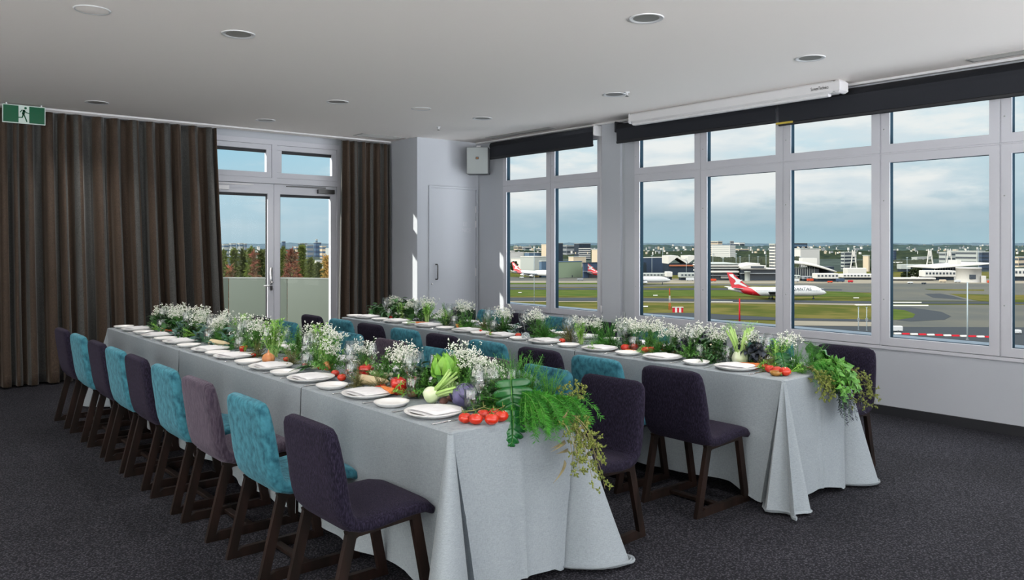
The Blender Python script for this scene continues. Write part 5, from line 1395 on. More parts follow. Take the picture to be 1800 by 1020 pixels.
def fennel(H=.20, big=1.0):
    e = empty('fennel_bulb'); g = MB()
    prof = [(.0001, 0), (.018, 0), (.034, .006), (.045, .022), (.048, .042), (.042, .062), (.032, .078), (.026, .088)]
    m = Matrix.Diagonal((1.05, .82, 1, 1))
    g.lathe(prof, 32, m, lobes=lob(7, .03)); g.build('bulb', 'fennel_white', e)
    rr = random.Random(3); g = MB(); f = MB()
    for i in range(8):
        a = i * .785 + rr.uniform(-.2, .2); rad = .018; d = Vector((math.cos(a) * rr.uniform(.12, .5), math.sin(a) * rr.uniform(.1, .35), 1)).normalized(); h = H * rr.uniform(.6, 1.0)
        p0 = Vector((math.cos(a) * rad, math.sin(a) * rad * .8, .070)); p1 = p0 + d * h * .5; p2 = p0 + d * h + Vector((math.cos(a), math.sin(a), 0)) * .012
        g.tube([p0, p1, p2], [.011, .0085, .0062], 10)
        for j in range(46): q = p2 + Vector((rr.uniform(-1, 1), rr.uniform(-1, 1), rr.uniform(-.8, 1.2))) * .026; f.leaf(q, (rr.uniform(-1, 1), rr.uniform(-1, 1), rr.uniform(0, 1)), (0, 0, 1), .022, .003, .3, 2)
    g.build('stalk_cluster', 'fennel_stalk', e); f.build('fronds', 'leaf_bright', e)
    return e
def cabbage():
    e = empty('red_cabbage'); r = .060; g = MB(); rs = []
    for k in range(17):
        t = PI * k / 16; rs.append([Vector((r * math.sin(t) * math.cos(a) * (1 + .03 * math.sin(3 * a + k * .4)), r * math.sin(t) * math.sin(a) * (1 + .03 * math.sin(3 * a + k * .4)), r - r * .96 * math.cos(t))) for a in [2 * PI * i / 40 for i in range(40)]])
    g.rings(rs); g.build('head', 'cabbage', e)
    v = MB(); rr = random.Random(12)
    for i in range(11):
        a = i * .571; pts = []
        for k in range(9): t = PI * (.9 - k * .085); aa = a + .25 * math.sin(k * .6 + i); pts.append((r * 1.012 * math.sin(t) * math.cos(aa), r * 1.012 * math.sin(t) * math.sin(aa), r - r * .972 * math.cos(t)))
        v.tube(pts, [.0022 - .0002 * k for k in range(9)], 5)
        for k in (2, 4, 6):
            t = PI * (.9 - k * .085); t2 = t - .35; b_ = a + .28
            v.tube([(r * 1.012 * math.sin(t) * math.cos(a), r * 1.012 * math.sin(t) * math.sin(a), r - r * .972 * math.cos(t)), (r * 1.014 * math.sin(t2) * math.cos(b_), r * 1.014 * math.sin(t2) * math.sin(b_), r - r * .974 * math.cos(t2))], [.0012, .0007], 4)
    v.build('veins', 'cabbage_vein', e)
    l = MB()
    for i in range(5): a = 1.2 + i * 1.257; l.leaf((.035 * math.cos(a), .035 * math.sin(a), .008), (math.cos(a) * .8, math.sin(a) * .8, .6), (0, 0, 1), .10, .085, -.5, 6, .1)
    l.build('outer_leaves', 'cabbage', e); return e
def bok_choy():
    e = empty('bok_choy'); g = MB(); l = MB(); rr = random.Random(6)
    for i in range(9):
        a = i * .70; d = Vector((math.cos(a), math.sin(a), 0)); 
        g.rings([[d * (x + dx) + Vector((-d.y, d.x, 0)) * y + Vector((0, 0, z)) for dx, y in ((0, -w_), (.006, 0), (0, w_), (-.003, 0))] for x, z, w_ in ((.012, 0, .016), (.032, .02, .024), (.036, .05, .020), (.028, .085, .012), (.03, .11, .006))])
        l.leaf(d * .03 + Vector((0, 0, .085)), (d.x * rr.uniform(.3, .9), d.y * rr.uniform(.3, .9), 1), d, .115, .085, .55, 6, .14)
    for i in range(6): a = i * 1.05; l.leaf((.01 * math.cos(a), .01 * math.sin(a), .09), (.2 * math.cos(a), .2 * math.sin(a), 1), (1, 0, 0), .12, .07, .4, 6, .2)
    g.build('stalks', 'fennel_stalk', e); l.build('leaves', 'leaf_bright', e); return e
def onion():
    e = empty('onion'); r = .040
    prof = [(.0001, 0), (.010, .001), (.026, .008), (.038, .024), (.041, .040), (.034, .058), (.018, .070), (.007, .076), (.004, .090), (.0001, .094)]
    MB().lathe(prof, 30, lobes=lob(9, .008)).build('bulb', 'onion', e)
    g = MB()
    for i in range(10): a = i * .63; g.tube([(0, 0, .002), (.01 * math.cos(a), .01 * math.sin(a), .0), (.018 * math.cos(a), .018 * math.sin(a), .001)], .0006, 4)
    g.build('roots', 'root', e); return e
def brunia():
    e = empty('silver_berry_sprig'); g = MB(); rr = random.Random(2)
    MB().tube([(0, 0, 0), (.01, 0, .02)], .003, 6).build('stem', 'twig', e)
    for i in range(26):
        z = 1 - 2 * (i + .5) / 26; a = i * 2.4; s_ = math.sqrt(1 - z * z); g.ball((.024 * s_ * math.cos(a), .024 * s_ * math.sin(a), .028 + .022 * z), .0065, 8, 6)
    g.build('berries', 'silver_berry', e); return e
def potato():
    g = MB(); g.ball((0, 0, .017), .022, 14, 10, .78, Matrix.Diagonal((1.25, 1, 1, 1))); return g.build('small_potato', 'potato')
def leek():
    e = empty('leek'); MB().tube([(0, 0, .014), (.10, .004, .016), (.16, .01, .022)], [.013, .012, .014], 14).build('shank', 'fennel_white', e)
    l = MB()
    for i in range(5): l.leaf((.15, .01, .02), (1, -.3 + .15 * i, .15 + .05 * (i % 3)), (0, 0, 1), .20, .032, .25, 8, .3)
    l.build('leaves', 'leaf_dark', e); return e
def pinecone():
    e = empty('pine_cone'); g = MB()
    for i in range(60):
        t = i / 60; a = i * 2.4; r = .020 * math.sin(PI * (.12 + .83 * t)); z = .006 + .05 * t; g.leaf((r * .5 * math.cos(a), r * .5 * math.sin(a), z), (math.cos(a), math.sin(a), .5), (0, 0, 1), .017, .014, -.3, 2, .1)
    g.ball((0, 0, .03), .014, 8, 6, 1.7); g.build('scales', 'cone', e); return e
def amber_fill():
    e = empty('jar_contents'); MB().lathe([(.0001, .010), (.0325, .010), (.034, .04), (.0001, .041)], 24).build('liquid', 'amber', e)
    g = MB()
    for i in range(4): a = i * 1.5; g.tube([(.012 * math.cos(a), .012 * math.sin(a), .03), (.02 * math.cos(a + .6), .02 * math.sin(a + .6), .12)], [.008, .003], 8)
    g.build('sticks', 'potato', e); return e
PT, PP, PC, PCY, PW, PF, PO, PBR, PPO, PLK = Proto(tomato()), Proto(pepper()), Proto(carrot()), Proto(carrot('carrot_pale', .12)), Proto(parsnip()), Proto(fennel()), Proto(onion()), Proto(brunia()), Proto(potato()), Proto(leek())
def put(P, px, py, label, cat, rz=0, z=0, sc=1, rot=None, group=None, hz=0):
    "stand a thing where the photograph shows its foot on the cloth"
    p = on_plane(px, py, ZT_ + hz); P.put((p.x, p.y, ZT_ + z), rz, label, cat, group, sc, rot)
gt = 'tomatoes along the tables'
for i, (px, py, sc) in enumerate(((817.8, 744, 1), (836.4, 746.5, 1.06), (849.5, 737, .95), (864.4, 747, 1.08), (881, 741.5, 1.08), (869, 734, .9))):
    put(PT, px, py, 'ripe tomato of the vine cluster, camera end of front table, %s' % ['leftmost', 'second from left', 'back middle one', 'front right one', 'rightmost', 'hidden one behind'][i], 'tomato', i * 1.1, sc=sc, group=gt)
g = MB(); pts = [on_plane(x, y, ZT_ + .062) for x, y in ((812, 724), (832, 722), (850, 716), (868, 722), (884, 716))]
g.tube(pts, .0022, 6)
for p in pts: g.tube([p, p + Vector((.004, .008, .022))], .0014, 5); g.leaf(p, (1, .3, .4), (0, 0, 1), .03, .012, .5, 3)
tag(g.build('tomato_vine', 'leaf_olive'), 'thin green vine lying over the cluster of ripe tomatoes', 'vine')
for i, (px, py, sc, t) in enumerate(((664, 687, .62, 'small red tomato beside the pale root, left one'), (672, 685, .7, 'small red tomato beside the pale root, right one'), (589, 662, .85, 'red tomato behind a tumbler on the front table, left of two'), (601, 670, .9, 'red tomato behind a tumbler on the front table, right of two'), (613, 659, .8, 'red tomato peeping out right of the two behind the tumbler'), (563, 650, .6, 'small red tomato beside the pale onion, front table'),
        (503, 636, .7, 'red tomato behind the orange onion on the front table'), (350, 594, .7, 'red tomato right of the third plate from the curtain, left one'), (362, 596, .75, 'red tomato right of the third plate from the curtain, right one'),
        (1353, 655, 1, 'red tomato at the near corner of the window-side table, left one'), (1366, 658, 1.05, 'red tomato in the small amber bowl, near corner of the window-side table'), (1380, 661, 1.15, 'large red tomato at the near corner of the window-side table, right one'),
        (1099, 617.5, 1.15, 'large red tomato beside a carrot on the window-side table, left one'), (1114, 616, 1.15, 'large red tomato beside a carrot on the window-side table, right one'), (1134, 620, .95, 'red tomato in the group right of the carrot, leftmost'), (1145, 620, .95, 'red tomato in the group right of the carrot, middle'), (1158, 614, 1.1, 'red tomato in the group right of the carrot, highest'),
        (911, 594, .9, 'red tomato behind a side plate in the middle of the window-side table'), (988, 604, .9, 'red tomato under a glass in the middle of the window-side table'), (687, 561, .7, 'small red tomato near the far end of the window-side table'))):
    put(PT, px, py, t, 'tomato', i * 1.7, sc=sc, group=gt)
for i, (px, py, sc, t) in enumerate(((536, 646, .62, 'small red tomato left of the pale brown onion, front table'), (668, 680, .6, 'small red tomato just behind the pair beside the pale root'), (446, 628, .6, 'small red tomato left of the orange onion, front table'), (300, 585, .6, 'tiny red tomato near the curtain end of the front table'), (1168, 619, .9, 'red tomato at the right end of the group, window-side table'), (1345, 650, .8, 'red tomato half hidden behind the amber bowl tomato'), (845, 586, .7, 'small red tomato in dark leaves, window-side table beyond a carrot'))):
    put(PT, px, py, t, 'tomato', i * 2.1, sc=sc, group=gt)
put(PP, 700, 694, 'glossy red bell pepper standing behind a tumbler, front table', 'pepper', .4, sc=1.02)
put(PP, 644, 668, 'red bell pepper among white flowers, farther along the front table', 'pepper', 1.4, sc=1.0)
put(PP, 427, 620, 'small red pepper by the grey-green leaves, front table', 'pepper', 1.4, sc=.55)
put(PW, 630, 676, 'pale daikon root lying among herbs on the front table', 'root vegetable', math.radians(-62), sc=1.05)
put(PW, 368, 609, 'cream parsnip lying near the curtain end of the front table', 'root vegetable', math.radians(-62), sc=1.05)
put(PW, 1256, 617, 'pale root with its crown hidden in leaves, window-side table', 'root vegetable', math.radians(160), sc=.95)
put(PF, 747, 712, 'white fennel bulb beside the cabbage on the front table', 'fennel', rot=(math.radians(20), math.radians(62), math.radians(-28)), z=.035, sc=.86)
put(PF, 1301, 641, 'upright fennel bulb with green stalks on the window-side table', 'fennel', math.radians(-35), sc=1.08)
Proto(cabbage()).put(tuple(on_plane(817, 716, ZT_)), 1.1, 'round purple cabbage with dark veins on the front table', 'cabbage', scale=1.0)
Proto(bok_choy()).put(tuple(on_plane(786, 704, ZT_) + Vector((.04, .05, .01))), .3, 'leafy bright green bok choy behind the purple cabbage', 'bok choy', scale=1.12, rot=(math.radians(-12), math.radians(8), .3))
put(PO, 472, 641, 'orange-skinned onion standing on the front table', 'onion', .3, sc=1.05)
put(PO, 569, 654, 'pale brown onion lying beside a leek on the front table', 'onion', rot=(1.2, .3, .5), z=.028, sc=.75)
put(PBR, 764, 710, 'silver-grey berry sprig in front of the bok choy', 'berry sprig', 0, sc=1.0)
put(PBR, 924, 598, 'silver-grey berry sprig behind a side plate, window-side table', 'berry sprig', .8, sc=1.2)
put(PPO, 780, 711, 'small dark potato beside the silver berries', 'potato', .5)
put(PPO, 792, 706, 'small dark potato tucked under the bok choy', 'potato', 1.5, sc=.9)
put(PLK, 575, 646, 'dark green leek lying near the pale onion, front table', 'leek', math.radians(-160), sc=.9)
put(PLK, 690, 672, 'grey-green leek leading to the red pepper, front table', 'leek', math.radians(120), z=.03, sc=.9)
gc = 'carrots along the tables'
for i, (P, px, py, rz, sc, t, z) in enumerate(((PC, 284, 584, -60, 1.0, 'orange carrot near the curtain end of the front table', .005), (PC, 345, 595, -40, 1.0, 'orange carrot behind the third plate from the curtain', .01), (PC, 430, 620, 60, .9, 'orange carrot top beside the grey-green leaves, front table', .02), (PC, 398, 607, 20, .7, 'orange carrot beyond the parsnip on the front table', .02),
        (PC, 1116, 622, 75, .95, 'orange carrot lying between two pairs of tomatoes', .0), (PCY, 1389, 658, 150, 1.0, 'yellow carrot pointing down at the near corner of the window-side table', .0), (PC, 805, 580, 60, 1.1, 'orange carrot propped behind a plate, window-side table', .02), (PC, 731, 572, -20, .9, 'orange carrot among stalks near the far end of the window-side table', .01),
        (PC, 862, 592, 40, .9, 'orange carrot under ferns on the window-side table', .01), (PCY, 1040, 615, 40, 1.0, 'yellow stalk-topped carrot beside the bright green herbs', .0), (PC, 1335, 648, 95, 1.2, 'thick orange carrot behind glasses, near end of the window-side table', .0), (PC, 1329, 650, 60, 1.0, 'dull orange carrot beside the fennel, window-side table', .0), (PC, 690, 700, 80, 1.1, 'brownish carrot leaning by the red pepper, front table', .02))):
    put(P, px, py, t, 'carrot', math.radians(rz), z, sc, group=gc)
Proto(pinecone()).put((2.645, 2.84, ZT_), 0, 'dark pine cone beside the last plate, camera end of the front table', 'pine cone', scale=1.1)
ja = Proto(amber_fill()); ja.put((PL1[1] * 0 + T1[0] + .145 + .155, PL1[1] - .195, ZT_), 0, 'amber liquid and brown sticks inside a tumbler by the red pepper', 'jar contents', scale=.92)
bw_ = empty('amber_bowl', tuple(on_plane(1364, 661, ZT_)), 0, 'small amber glass bowl under a tomato, window-side table', 'bowl'); MB().lathe([(.0001, 0), (.02, 0), (.034, .012), (.038, .028), (.036, .028), (.031, .013), (.0001, .005)], 28).build('bowl', 'amber', bw_)
o = MB().tube([(0, 0, .011), (.05, .004, .012), (.10, 0, .011)], [.004, .011, .004], 12).build('cucumber', 'leaf_dark'); o.location = tuple(on_plane(1374, 663, ZT_)); o.rotation_euler = (0, 0, .6); tag(o, 'small dark green cucumber at the near corner of the window-side table', 'cucumber')

# ================================================================== foliage
def bunch(name, seed, n, L, spread, per, lL, lW, mleaf, mstem='leaf_mid', droop=.5, start=.25, curl=.3, lift=.0, segs=2, shape=.5, thick=.0016, jitter=.4, dirbias=None, base_r=.01):
    rr = random.Random(seed); e = empty(name); st = MB(); lf = MB()
    for i in range(n):
        a = rr.uniform(0, 2 * PI); el = rr.uniform(lift, 1) ** spread
        d = Vector((math.cos(a) * (1 - el) + 1e-3, math.sin(a) * (1 - el), el)).normalized()
        if dirbias is not None: d = (d + Vector(dirbias)).normalized()
        l = L * rr.uniform(.55, 1); p = Vector((rr.uniform(-1, 1) * base_r, rr.uniform(-1, 1) * base_r, .0)); pts = [p.copy()]; v = d.copy()
        for k in range(6):
            p = p + v * (l / 6); v = (v + Vector((0, 0, -droop * .16))).normalized()
            if dirbias is None and p.z < .006: p.z = .006
            pts.append(p.copy())
        st.tube(pts, [thick * (1 - .13 * k) for k in range(7)], 4, False)
        for j in range(per):
            t = start + (1 - start) * (j + rr.random()) / per; f = t * 6; k = min(5, int(f)); q = pts[k].lerp(pts[k + 1], f - k); ax = (pts[k + 1] - pts[k]).normalized()
            s_ = Vector((rr.uniform(-1, 1), rr.uniform(-1, 1), rr.uniform(-1, 1))); s_ = (s_ - ax * s_.dot(ax)).normalized()
            dd = ax * .6 + s_ * (1 + jitter * rr.uniform(-1, 1))
            sz = (.65 + .5 * rr.random()) * (1.15 - .55 * t)
            lf.leaf(q, dd, Vector((rr.uniform(-.4, .4), rr.uniform(-.4, .4), 1)), lL * sz, lW * sz, curl, segs, .12, shape)
    st.build('stems', mstem, e); lf.build('leaves', mleaf, e)
    return e
def gyp(seed, n=24, L=.25):
    rr = random.Random(seed); e = empty('babys_breath'); st = MB(); fl = MB()
    for i in range(n):
        a = rr.uniform(0, 2 * PI); d = Vector((math.cos(a) * rr.uniform(.1, .75), math.sin(a) * rr.uniform(.1, .75), 1)).normalized(); l = L * rr.uniform(.6, 1.0)
        p0 = Vector((rr.uniform(-.02, .02), rr.uniform(-.02, .02), 0)); p1 = p0 + d * l * .55; st.tube([p0, p1], [.0009, .0007], 3, False)
        for j in range(5):
            v = (d + Vector((rr.uniform(-1, 1), rr.uniform(-1, 1), rr.uniform(-.35, .7))) * .75).normalized(); p2 = p1 + v * l * rr.uniform(.18, .42); st.tube([p1.lerp(p0, rr.random() * .3), p2], .0005, 3, False)
            for q in range(3):
                w_ = (v + Vector((rr.uniform(-1, 1), rr.uniform(-1, 1), rr.uniform(-.3, 1))) * .8).normalized(); p3 = p2 + w_ * rr.uniform(.012, .036); st.tube([p2, p3], .0004, 3, False)
                fl.ball(p3, rr.uniform(.0032, .0052), 6, 4, .85)
                if rr.random() < .4: fl.ball(p3 + Vector((rr.uniform(-1, 1), rr.uniform(-1, 1), rr.uniform(-1, 1))) * .009, rr.uniform(.0026, .0042), 6, 4)
    st.build('stems', 'leaf_mid', e); tag(fl.build('florets', 'floret', e), kind='stuff'); return e
GY = [Proto(gyp(s)) for s in (1, 2, 3)]
FE = [Proto(bunch('fern_bunch', s, 46, .17, .9, 44, .022, .0028, 'leaf_fern', droop=.7, start=.12, lift=.12, curl=.2)) for s in (11, 12)]
HB = Proto(bunch('herb_bunch', 14, 34, .19, .8, 22, .030, .014, 'leaf_mid', droop=.4, start=.3, lift=.25))
BR = Proto(bunch('celery_tops', 15, 22, .21, .55, 16, .038, .020, 'leaf_bright', 'fennel_stalk', droop=.25, start=.45, lift=.45, thick=.0032, base_r=.02))
DK = Proto(bunch('dark_foliage', 16, 30, .17, 1.0, 14, .045, .024, 'leaf_dark', 'twig', droop=.5, start=.2, lift=.05, segs=3))
OL = Proto(bunch('thyme_bunch', 17, 46, .13, 1.0, 30, .011, .005, 'leaf_olive', 'twig', droop=.5, start=.1, lift=.1))
PK = Proto(bunch('purple_kale', 18, 16, .15, .8, 10, .06, .045, 'leaf_purple', 'twig', droop=.3, start=.35, lift=.2, segs=4, curl=.9))
BL = Proto(bunch('blue_green_leaves', 19, 9, .12, 1.0, 5, .105, .042, 'leaf_blue', 'leaf_blue', droop=.4, start=.2, lift=.1, segs=5, curl=.5, thick=.002))
WD = Proto(bunch('broad_leaf_bunch', 20, 10, .16, .9, 5, .10, .065, 'leaf_dark', 'leaf_mid', droop=.4, start=.3, lift=.2, segs=5, curl=.5, thick=.002))
kinds = {'fern': ('feathery green fern bunch', 'fern'), 'herb': ('leafy green herb bunch', 'herbs'), 'bright': ('bright green celery-like bunch', 'herbs'), 'dark': ('dark green leafy spray', 'foliage'), 'olive': ('brownish green thyme bunch', 'herbs'), 'kale': ('dark purple kale head', 'kale'), 'blue': ('grey-green broad leaves', 'leaves'), 'wide': ('broad dark green leaves', 'leaves'), 'gyp': ("cloud of white baby's breath", 'flowers')}
protos = {'herb': HB, 'bright': BR, 'dark': DK, 'olive': OL, 'kale': PK, 'blue': BL, 'wide': WD}
rf = random.Random(33)
def runner(tn, xc, seq, ymul=0):
    cnt = {}; tot = {}
    for it in seq: tot[it[0]] = tot.get(it[0], 0) + 1
    for (k, dx, y, dz, sc) in sorted(seq, key=lambda q: q[2]):
        i = cnt.get(k, 0); cnt[k] = i + 1
        P = (GY[i % 3] if k == 'gyp' else FE[i % 2] if k == 'fern' else protos[k])
        lab = '%s on the %s, %s' % (kinds[k][0], tn, (NTH[i] + ' from the camera end') if tot[k] > 1 else 'the only one there')
        P.put((xc + dx, y, ZT_ + dz * .7), rf.uniform(0, 6.28), lab, kinds[k][1], '%s along the %s' % (kinds[k][0].split(' on ')[0], tn), sc * (.80 if k == 'gyp' else 1.12))
# front table, from the camera end to the curtain end
s1 = [('fern', .10, 2.86, 0, 1.5), ('fern', .24, 2.80, .0, 1.25), ('fern', .16, 3.0, .01, 1.5), ('fern', .17, 2.88, .05, 1.3), ('dark', .05, 2.98, 0, .9), ('dark', .17, 3.14, 0, 1.1), ('herb', .02, 3.14, 0, .85), ('wide', .12, 3.40, .02, 1.25), ('wide', .06, 3.62, .0, 1.0), ('herb', -.02, 3.46, 0, .8),
      ('dark', .08, 3.84, 0, 1.0), ('olive', -.13, 3.98, 0, .8), ('olive', -.09, 3.80, 0, .8), ('herb', .10, 4.05, 0, .9), ('olive', .02, 4.2, 0, 1.0), ('dark', .12, 4.35, 0, .9), ('herb', .0, 4.52, 0, 1.0), ('bright', .05, 4.70, 0, .9), ('bright', .12, 4.95, 0, 1.15), ('fern', .02, 4.80, 0, .85), ('olive', -.06, 4.98, 0, .9),
      ('herb', .08, 5.18, 0, 1.1), ('bright', .0, 5.40, 0, 1.15), ('olive', -.08, 5.48, 0, .9), ('bright', .10, 5.58, 0, 1.1), ('herb', .03, 5.78, 0, 1.1), ('fern', .0, 6.02, 0, 1.2), ('bright', .09, 6.15, 0, 1.1), ('blue', -.06, 6.22, 0, 1.1), ('fern', -.02, 6.4, 0, .9), ('dark', .07, 6.5, 0, 1.0), ('blue', -.04, 6.66, 0, 1.1),
      ('olive', .05, 6.85, 0, 1.0), ('dark', .0, 7.05, 0, 1.0), ('blue', -.05, 7.24, 0, 1.0), ('wide', -.02, 7.5, 0, .9), ('dark', .06, 7.62, 0, 1.0), ('wide', -.03, 7.85, 0, 1.0), ('dark', .03, 8.06, 0, .8),
      ('gyp', .13, 3.26, .10, 1.0), ('gyp', .10, 3.08, .06, 1.0), ('gyp', .20, 3.46, .10, 1.1), ('gyp', .02, 3.70, .08, .95), ('gyp', .10, 3.86, .08, 1.0), ('gyp', .08, 4.26, .05, 1.0), ('gyp', -.02, 4.52, .05, .85), ('gyp', .12, 4.74, .09, 1.1), ('gyp', .12, 5.02, .08, 1.1),
      ('gyp', .0, 5.46, .03, 1.0), ('gyp', .06, 5.72, .06, 1.1), ('gyp', .06, 6.02, .07, 1.1), ('gyp', -.03, 6.34, .05, 1.0), ('gyp', .08, 6.6, .07, 1.1), ('gyp', .0, 6.86, .05, 1.05), ('gyp', .07, 7.1, .07, 1.1), ('gyp', .0, 7.36, .06, 1.1), ('gyp', .05, 7.62, .06, 1.1), ('gyp', -.01, 7.86, .05, 1.0)]
runner('front table', 2.37, s1)
s2 = [('fern', .10, 2.62, 0, 1.1), ('fern', -.02, 2.66, 0, .95), ('bright', -.02, 2.80, 0, .85), ('olive', -.10, 2.80, 0, .8), ('kale', .0, 2.94, .03, 1.1), ('dark', .10, 2.84, 0, .9), ('dark', .06, 3.12, 0, 1.1), ('dark', -.08, 3.24, 0, .9), ('wide', .08, 3.36, 0, 1.0), ('herb', -.10, 3.42, 0, .75), ('kale', .04, 3.5, .02, 1.0), ('dark', .05, 3.66, 0, 1.0), ('fern', -.06, 3.74, 0, .75), ('herb', .05, 3.9, 0, .9), ('dark', -.03, 4.02, 0, .8), ('kale', .06, 4.1, .0, .8),
      ('fern', .0, 4.26, 0, 1.25), ('fern', .06, 4.42, 0, 1.1), ('bright', -.08, 4.50, 0, .75), ('olive', -.04, 4.66, 0, 1.2), ('olive', .05, 4.78, 0, 1.2), ('fern', -.03, 4.98, 0, 1.15), ('dark', .06, 5.15, 0, 1.0), ('kale', .0, 5.24, .0, .9), ('blue', -.05, 5.34, 0, .8), ('dark', .0, 5.58, 0, 1.0), ('fern', -.04, 5.72, 0, .95), ('olive', .04, 5.9, 0, 1.1), ('fern', -.02, 6.05, 0, 1.0), ('dark', .0, 6.26, 0, 1.0), ('bright', -.06, 6.36, 0, .7),
      ('herb', .02, 6.52, 0, 1.0), ('bright', -.05, 6.72, 0, .9), ('herb', .05, 6.9, 0, 1.1), ('wide', .0, 7.1, .0, 1.2), ('bright', -.04, 7.2, 0, .8), ('wide', .03, 7.36, .02, 1.3), ('dark', .0, 7.54, 0, .9), ('wide', -.04, 7.7, 0, .9),
      ('gyp', .06, 2.76, .08, .9), ('gyp', .02, 2.98, .08, .95), ('gyp', .06, 3.3, .04, 1.1), ('gyp', .02, 3.46, .04, 1.1), ('gyp', .0, 3.68, .04, 1.05), ('gyp', .05, 3.86, .06, 1.1), ('gyp', -.03, 3.98, .04, 1.1), ('gyp', .03, 4.14, .04, 1.1), ('gyp', .02, 4.44, .07, .9), ('gyp', .04, 4.66, .05, .9), ('gyp', -.02, 5.08, .06, 1.1), ('gyp', -.02, 5.54, .05, 1.1),
      ('gyp', .02, 6.2, .06, 1.1), ('gyp', -.04, 6.46, .0, .85), ('gyp', .02, 6.82, .07, 1.1), ('gyp', -.02, 7.0, .05, 1.0), ('gyp', .02, 7.44, .10, .9)]
runner('window-side table', 4.63, s2)

# big split leaves
def monstera(L, m, seed, droop=.5):
    rr = random.Random(seed); e = empty('monstera_leaf'); g = MB(); rib = MB(); pts = []; dr = max(.05, droop * 1.4)
    def mid(t): a = dr * t; return Vector((L * math.sin(a) / dr, 0, -L * (1 - math.cos(a)) / dr)), Vector((math.cos(a), 0, -math.sin(a)))
    NL, NS, NR = 6, 6, 6
    for sgn in (-1, 1):
        for lb in range(NL):
            vs = []; fs = []
            for i in range(NS + 1):
                t = (lb + i / NS) / NL; c, tan = mid(t); w_ = L * .46 * math.sin(PI * (.10 + .90 * t) ** .62) ** .8
                tip = 1 - .22 * abs(2 * i / NS - 1) ** 3 * (1 if lb < NL - 1 else .4); sweep = math.radians(100 - 62 * t)
                d = tan * math.cos(sweep) + Vector((0, sgn, 0)) * math.sin(sweep); nrm = Vector((tan.z, 0, -tan.x)) * -1
                for r in range(NR + 1):
                    q = r / NR; gap = .0 if q < .5 else (q - .5) * .26 * (2 * i / NS - 1) * (L / NL) * .9
                    vs.append(c + d * (w_ * q * tip) - tan * gap + nrm * (-.22 * w_ * q * q + .02 * L * math.sin(2 * PI * i / NS) * q))
            for i in range(NS):
                for r in range(NR): k = i * (NR + 1) + r; fs.append((k, k + 1, k + NR + 2, k + NR + 1))
            g.add(vs, fs)
    pts = [mid(i / 10)[0] for i in range(11)]
    rib.tube([p + Vector((0, 0, .003)) for p in pts], [.0018 * (1 - .08 * i) for i in range(11)], 6); rib.tube([pts[0] + Vector((-.025, 0, .0)), pts[0] + Vector((0, 0, .002))], .0028, 6)
    b_ = g.build('blade', m, e); s_ = b_.modifiers.new('t', 'SOLIDIFY'); s_.thickness = .0008
    rib.build('midrib', 'leaf_mid', e); return e
def place(e, loc, rot, label, cat, sc=1): e.location = loc; e.rotation_euler = rot; e.scale = (sc,) * 3; return tag(e, label, cat)
place(monstera(.20, 'monstera', 1, .5), (2.40, 2.83, .92), (.35, math.radians(66), math.radians(-128)), 'dark glossy monstera leaf drooping over the camera end of the front table', 'leaf', 1.05)
place(monstera(.17, 'monstera', 2, .6), (2.35, 2.765, .795), (-.2, math.radians(48), math.radians(-120)), 'split monstera leaf hanging beside the tomato cluster, front table', 'leaf', 1.0)
place(monstera(.17, 'leaf_blue', 5, .3), (2.56, 3.02, .90), (.5, math.radians(5), math.radians(-40)), 'grey-green monstera leaf rising above the ferns at the camera end', 'leaf', .9)
place(monstera(.18, 'monstera_bright', 3, .45), (4.83, 2.70, .90), (-.5, math.radians(25), math.radians(-60)), 'bright broad leaf standing up at the near end of the window-side table', 'leaf', 1.15)
place(monstera(.18, 'monstera_bright', 4, .7), (4.86, 2.62, .86), (.2, math.radians(55), math.radians(-75)), 'glossy green leaf folding over the right near corner, window-side table', 'leaf', 1.15)
place(monstera(.16, 'monstera', 6, .4), (4.60, 2.76, .86), (.0, math.radians(40), math.radians(-130)), 'dark rounded leaf above the yellow carrot, window-side table', 'leaf', .8)
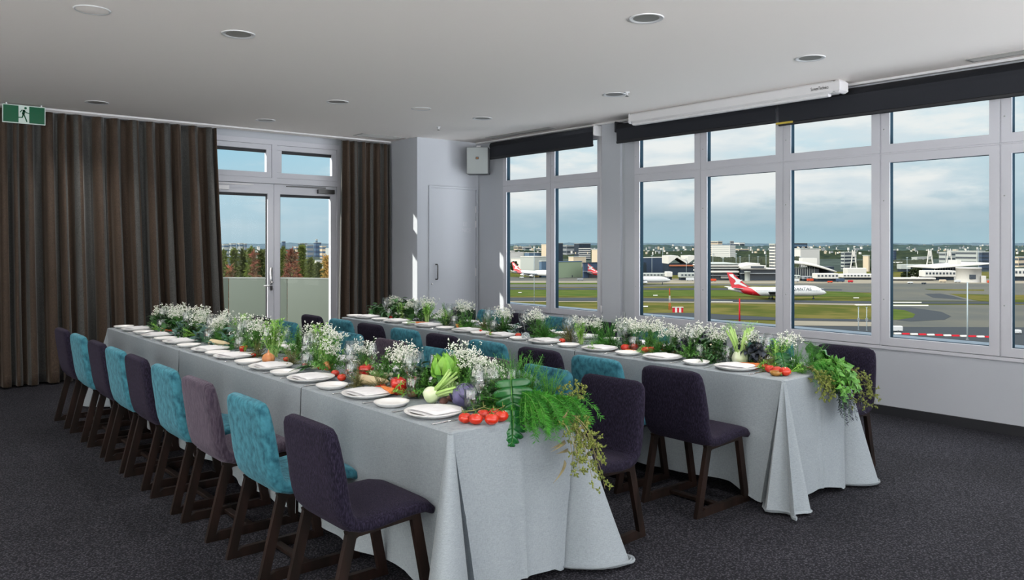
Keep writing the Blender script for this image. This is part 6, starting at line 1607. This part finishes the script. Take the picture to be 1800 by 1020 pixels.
# trailing pieces over the table ends
def trail(name, seed, start, n, L, per, lL, lW, mleaf, mstem, out, label, cat, down=.9, segs=2, shape=.5, curl=.3, wide=.35, thick=.0022, berries=None):
    rr = random.Random(seed); e = empty(name, start, 0, label, cat); st = MB(); lf = MB(); be = MB()
    for i in range(n):
        v = Vector((rr.uniform(-wide, wide), -out * rr.uniform(.6, 1.1), rr.uniform(0, .35))).normalized(); l = L * rr.uniform(.55, 1); p = Vector((rr.uniform(-.05, .05), rr.uniform(-.02, .03), rr.uniform(0, .02))); pts = [p.copy()]
        for k in range(9):
            p = p + v * (l / 9); v = (v + Vector((0, 0, -down * .42))).normalized(); wy = start[1] + p.y; wz = start[2] + p.z
            lim = YEND - .045 - .05 * (ZTAB - wz)
            if wz < ZTAB + .01 and wy > lim: p.y = lim - start[1]
            pts.append(p.copy())
        st.tube(pts, [thick * (1 - .08 * k) for k in range(10)], 5, False)
        for j in range(per):
            t = .15 + .85 * (j + rr.random()) / per; f = t * 9; k = min(8, int(f)); q = pts[k].lerp(pts[k + 1], f - k); ax = (pts[k + 1] - pts[k]).normalized()
            s_ = Vector((rr.uniform(-1, 1), rr.uniform(-1, .3), rr.uniform(-1, 1))); s_ = (s_ - ax * s_.dot(ax)).normalized()
            if berries and t > .35:
                tip = q + (ax * .5 + s_).normalized() * rr.uniform(.018, .045); be.tube([q, tip], .0009, 4, False)
                for b in range(6):
                    c = tip + Vector((rr.uniform(-1, 1), rr.uniform(-1, 1), rr.uniform(-1, 1))) * .009; dd = (c - tip).normalized(); be.leaf(c, dd, (0, 0, 1), .011, .0085, .1, 3, .5); be.ball(c, .0042, 6, 4, 1.1)
            else:
                sz = .7 + .6 * rr.random(); lf.leaf(q, ax * .6 + s_, Vector((rr.uniform(-.4, .4), -1, .3)), lL * sz, lW * sz, curl, segs, .12, shape)
    st.build('stems', mstem, e)
    if lf.v: lf.build('leaves', mleaf, e)
    if be.v: be.build('seed_clusters', 'berry', e)
    return e
YEND = S1[0]
trail('trailing_fern', 41, (2.48, 2.80, .83), 70, .30, 90, .022, .0032, 'leaf_fern', 'leaf_mid', 1, 'feathery green fern spilling over the camera end of the front table', 'fern', .55, wide=.8)
trail('trailing_fern', 42, (2.62, 2.77, .80), 54, .24, 90, .022, .0032, 'leaf_fern', 'leaf_mid', 1, 'feathery fern at the right corner of the camera end, front table', 'fern', .5, wide=.7)
trail('eucalyptus_branch', 43, (2.58, 2.74, .74), 11, .46, 13, .045, .012, 'bark_leaf', 'bark_leaf', .9, 'olive eucalyptus branch heavy with seed clusters hanging down the grey cloth', 'branch', .75, 5, .4, .5, .34, .003, True)
trail('eucalyptus_branch', 44, (2.70, 2.80, .80), 3, .15, 9, .03, .012, 'berry', 'twig', .3, 'short seeded eucalyptus sprig standing by the pine cone', 'branch', -.3, 3, .4, .5, .5, .0016, True)
g = MB(); rr = random.Random(8)
for i in range(4): g.leaf((rr.uniform(-.05, .05), -.03, rr.uniform(-.05, .04)), (rr.uniform(-1, 1), -.5, rr.uniform(-.5, .3)), (0, -1, .4), rr.uniform(.10, .16), .018, .6, 8, .15, .4)
o = g.build('dried_leaves', 'bark_leaf'); o.location = (2.60, 2.68, .60); tag(o, 'long dry brown gum leaves curling over the hanging eucalyptus', 'leaves')
YEND = S2[0]
trail('trailing_ivy', 51, (4.76, 2.56, .80), 26, .34, 16, .042, .032, 'leaf_mid', 'leaf_bright', 1, 'light green ivy trailing over the near end of the window-side table', 'ivy', .8, 4, .35, .5, .5)
trail('trailing_fern', 52, (4.62, 2.56, .80), 30, .22, 60, .020, .003, 'leaf_fern', 'leaf_mid', 1, 'feathery fern hanging over the near end of the window-side table', 'fern', .6, wide=.8)
trail('trailing_fern', 53, (4.72, 2.53, .66), 18, .34, 40, .024, .008, 'leaf_purple', 'leaf_dark', .4, 'dark blue-green fern hanging lowest down the window-side cloth', 'fern', 1.2, wide=.25)
trail('trailing_vine', 54, (4.56, 2.56, .78), 6, .26, 12, .03, .012, 'leaf_olive', 'twig', .9, 'yellow-green seeded sprig at the left of the hanging ivy', 'branch', .9, wide=.4, berries=True)
trail('trailing_vine', 55, (4.90, 2.55, .74), 7, .34, 12, .03, .012, 'leaf_olive', 'twig', .7, 'yellow-green seeded sprig at the right of the hanging ivy', 'branch', .8, wide=.6, berries=True)
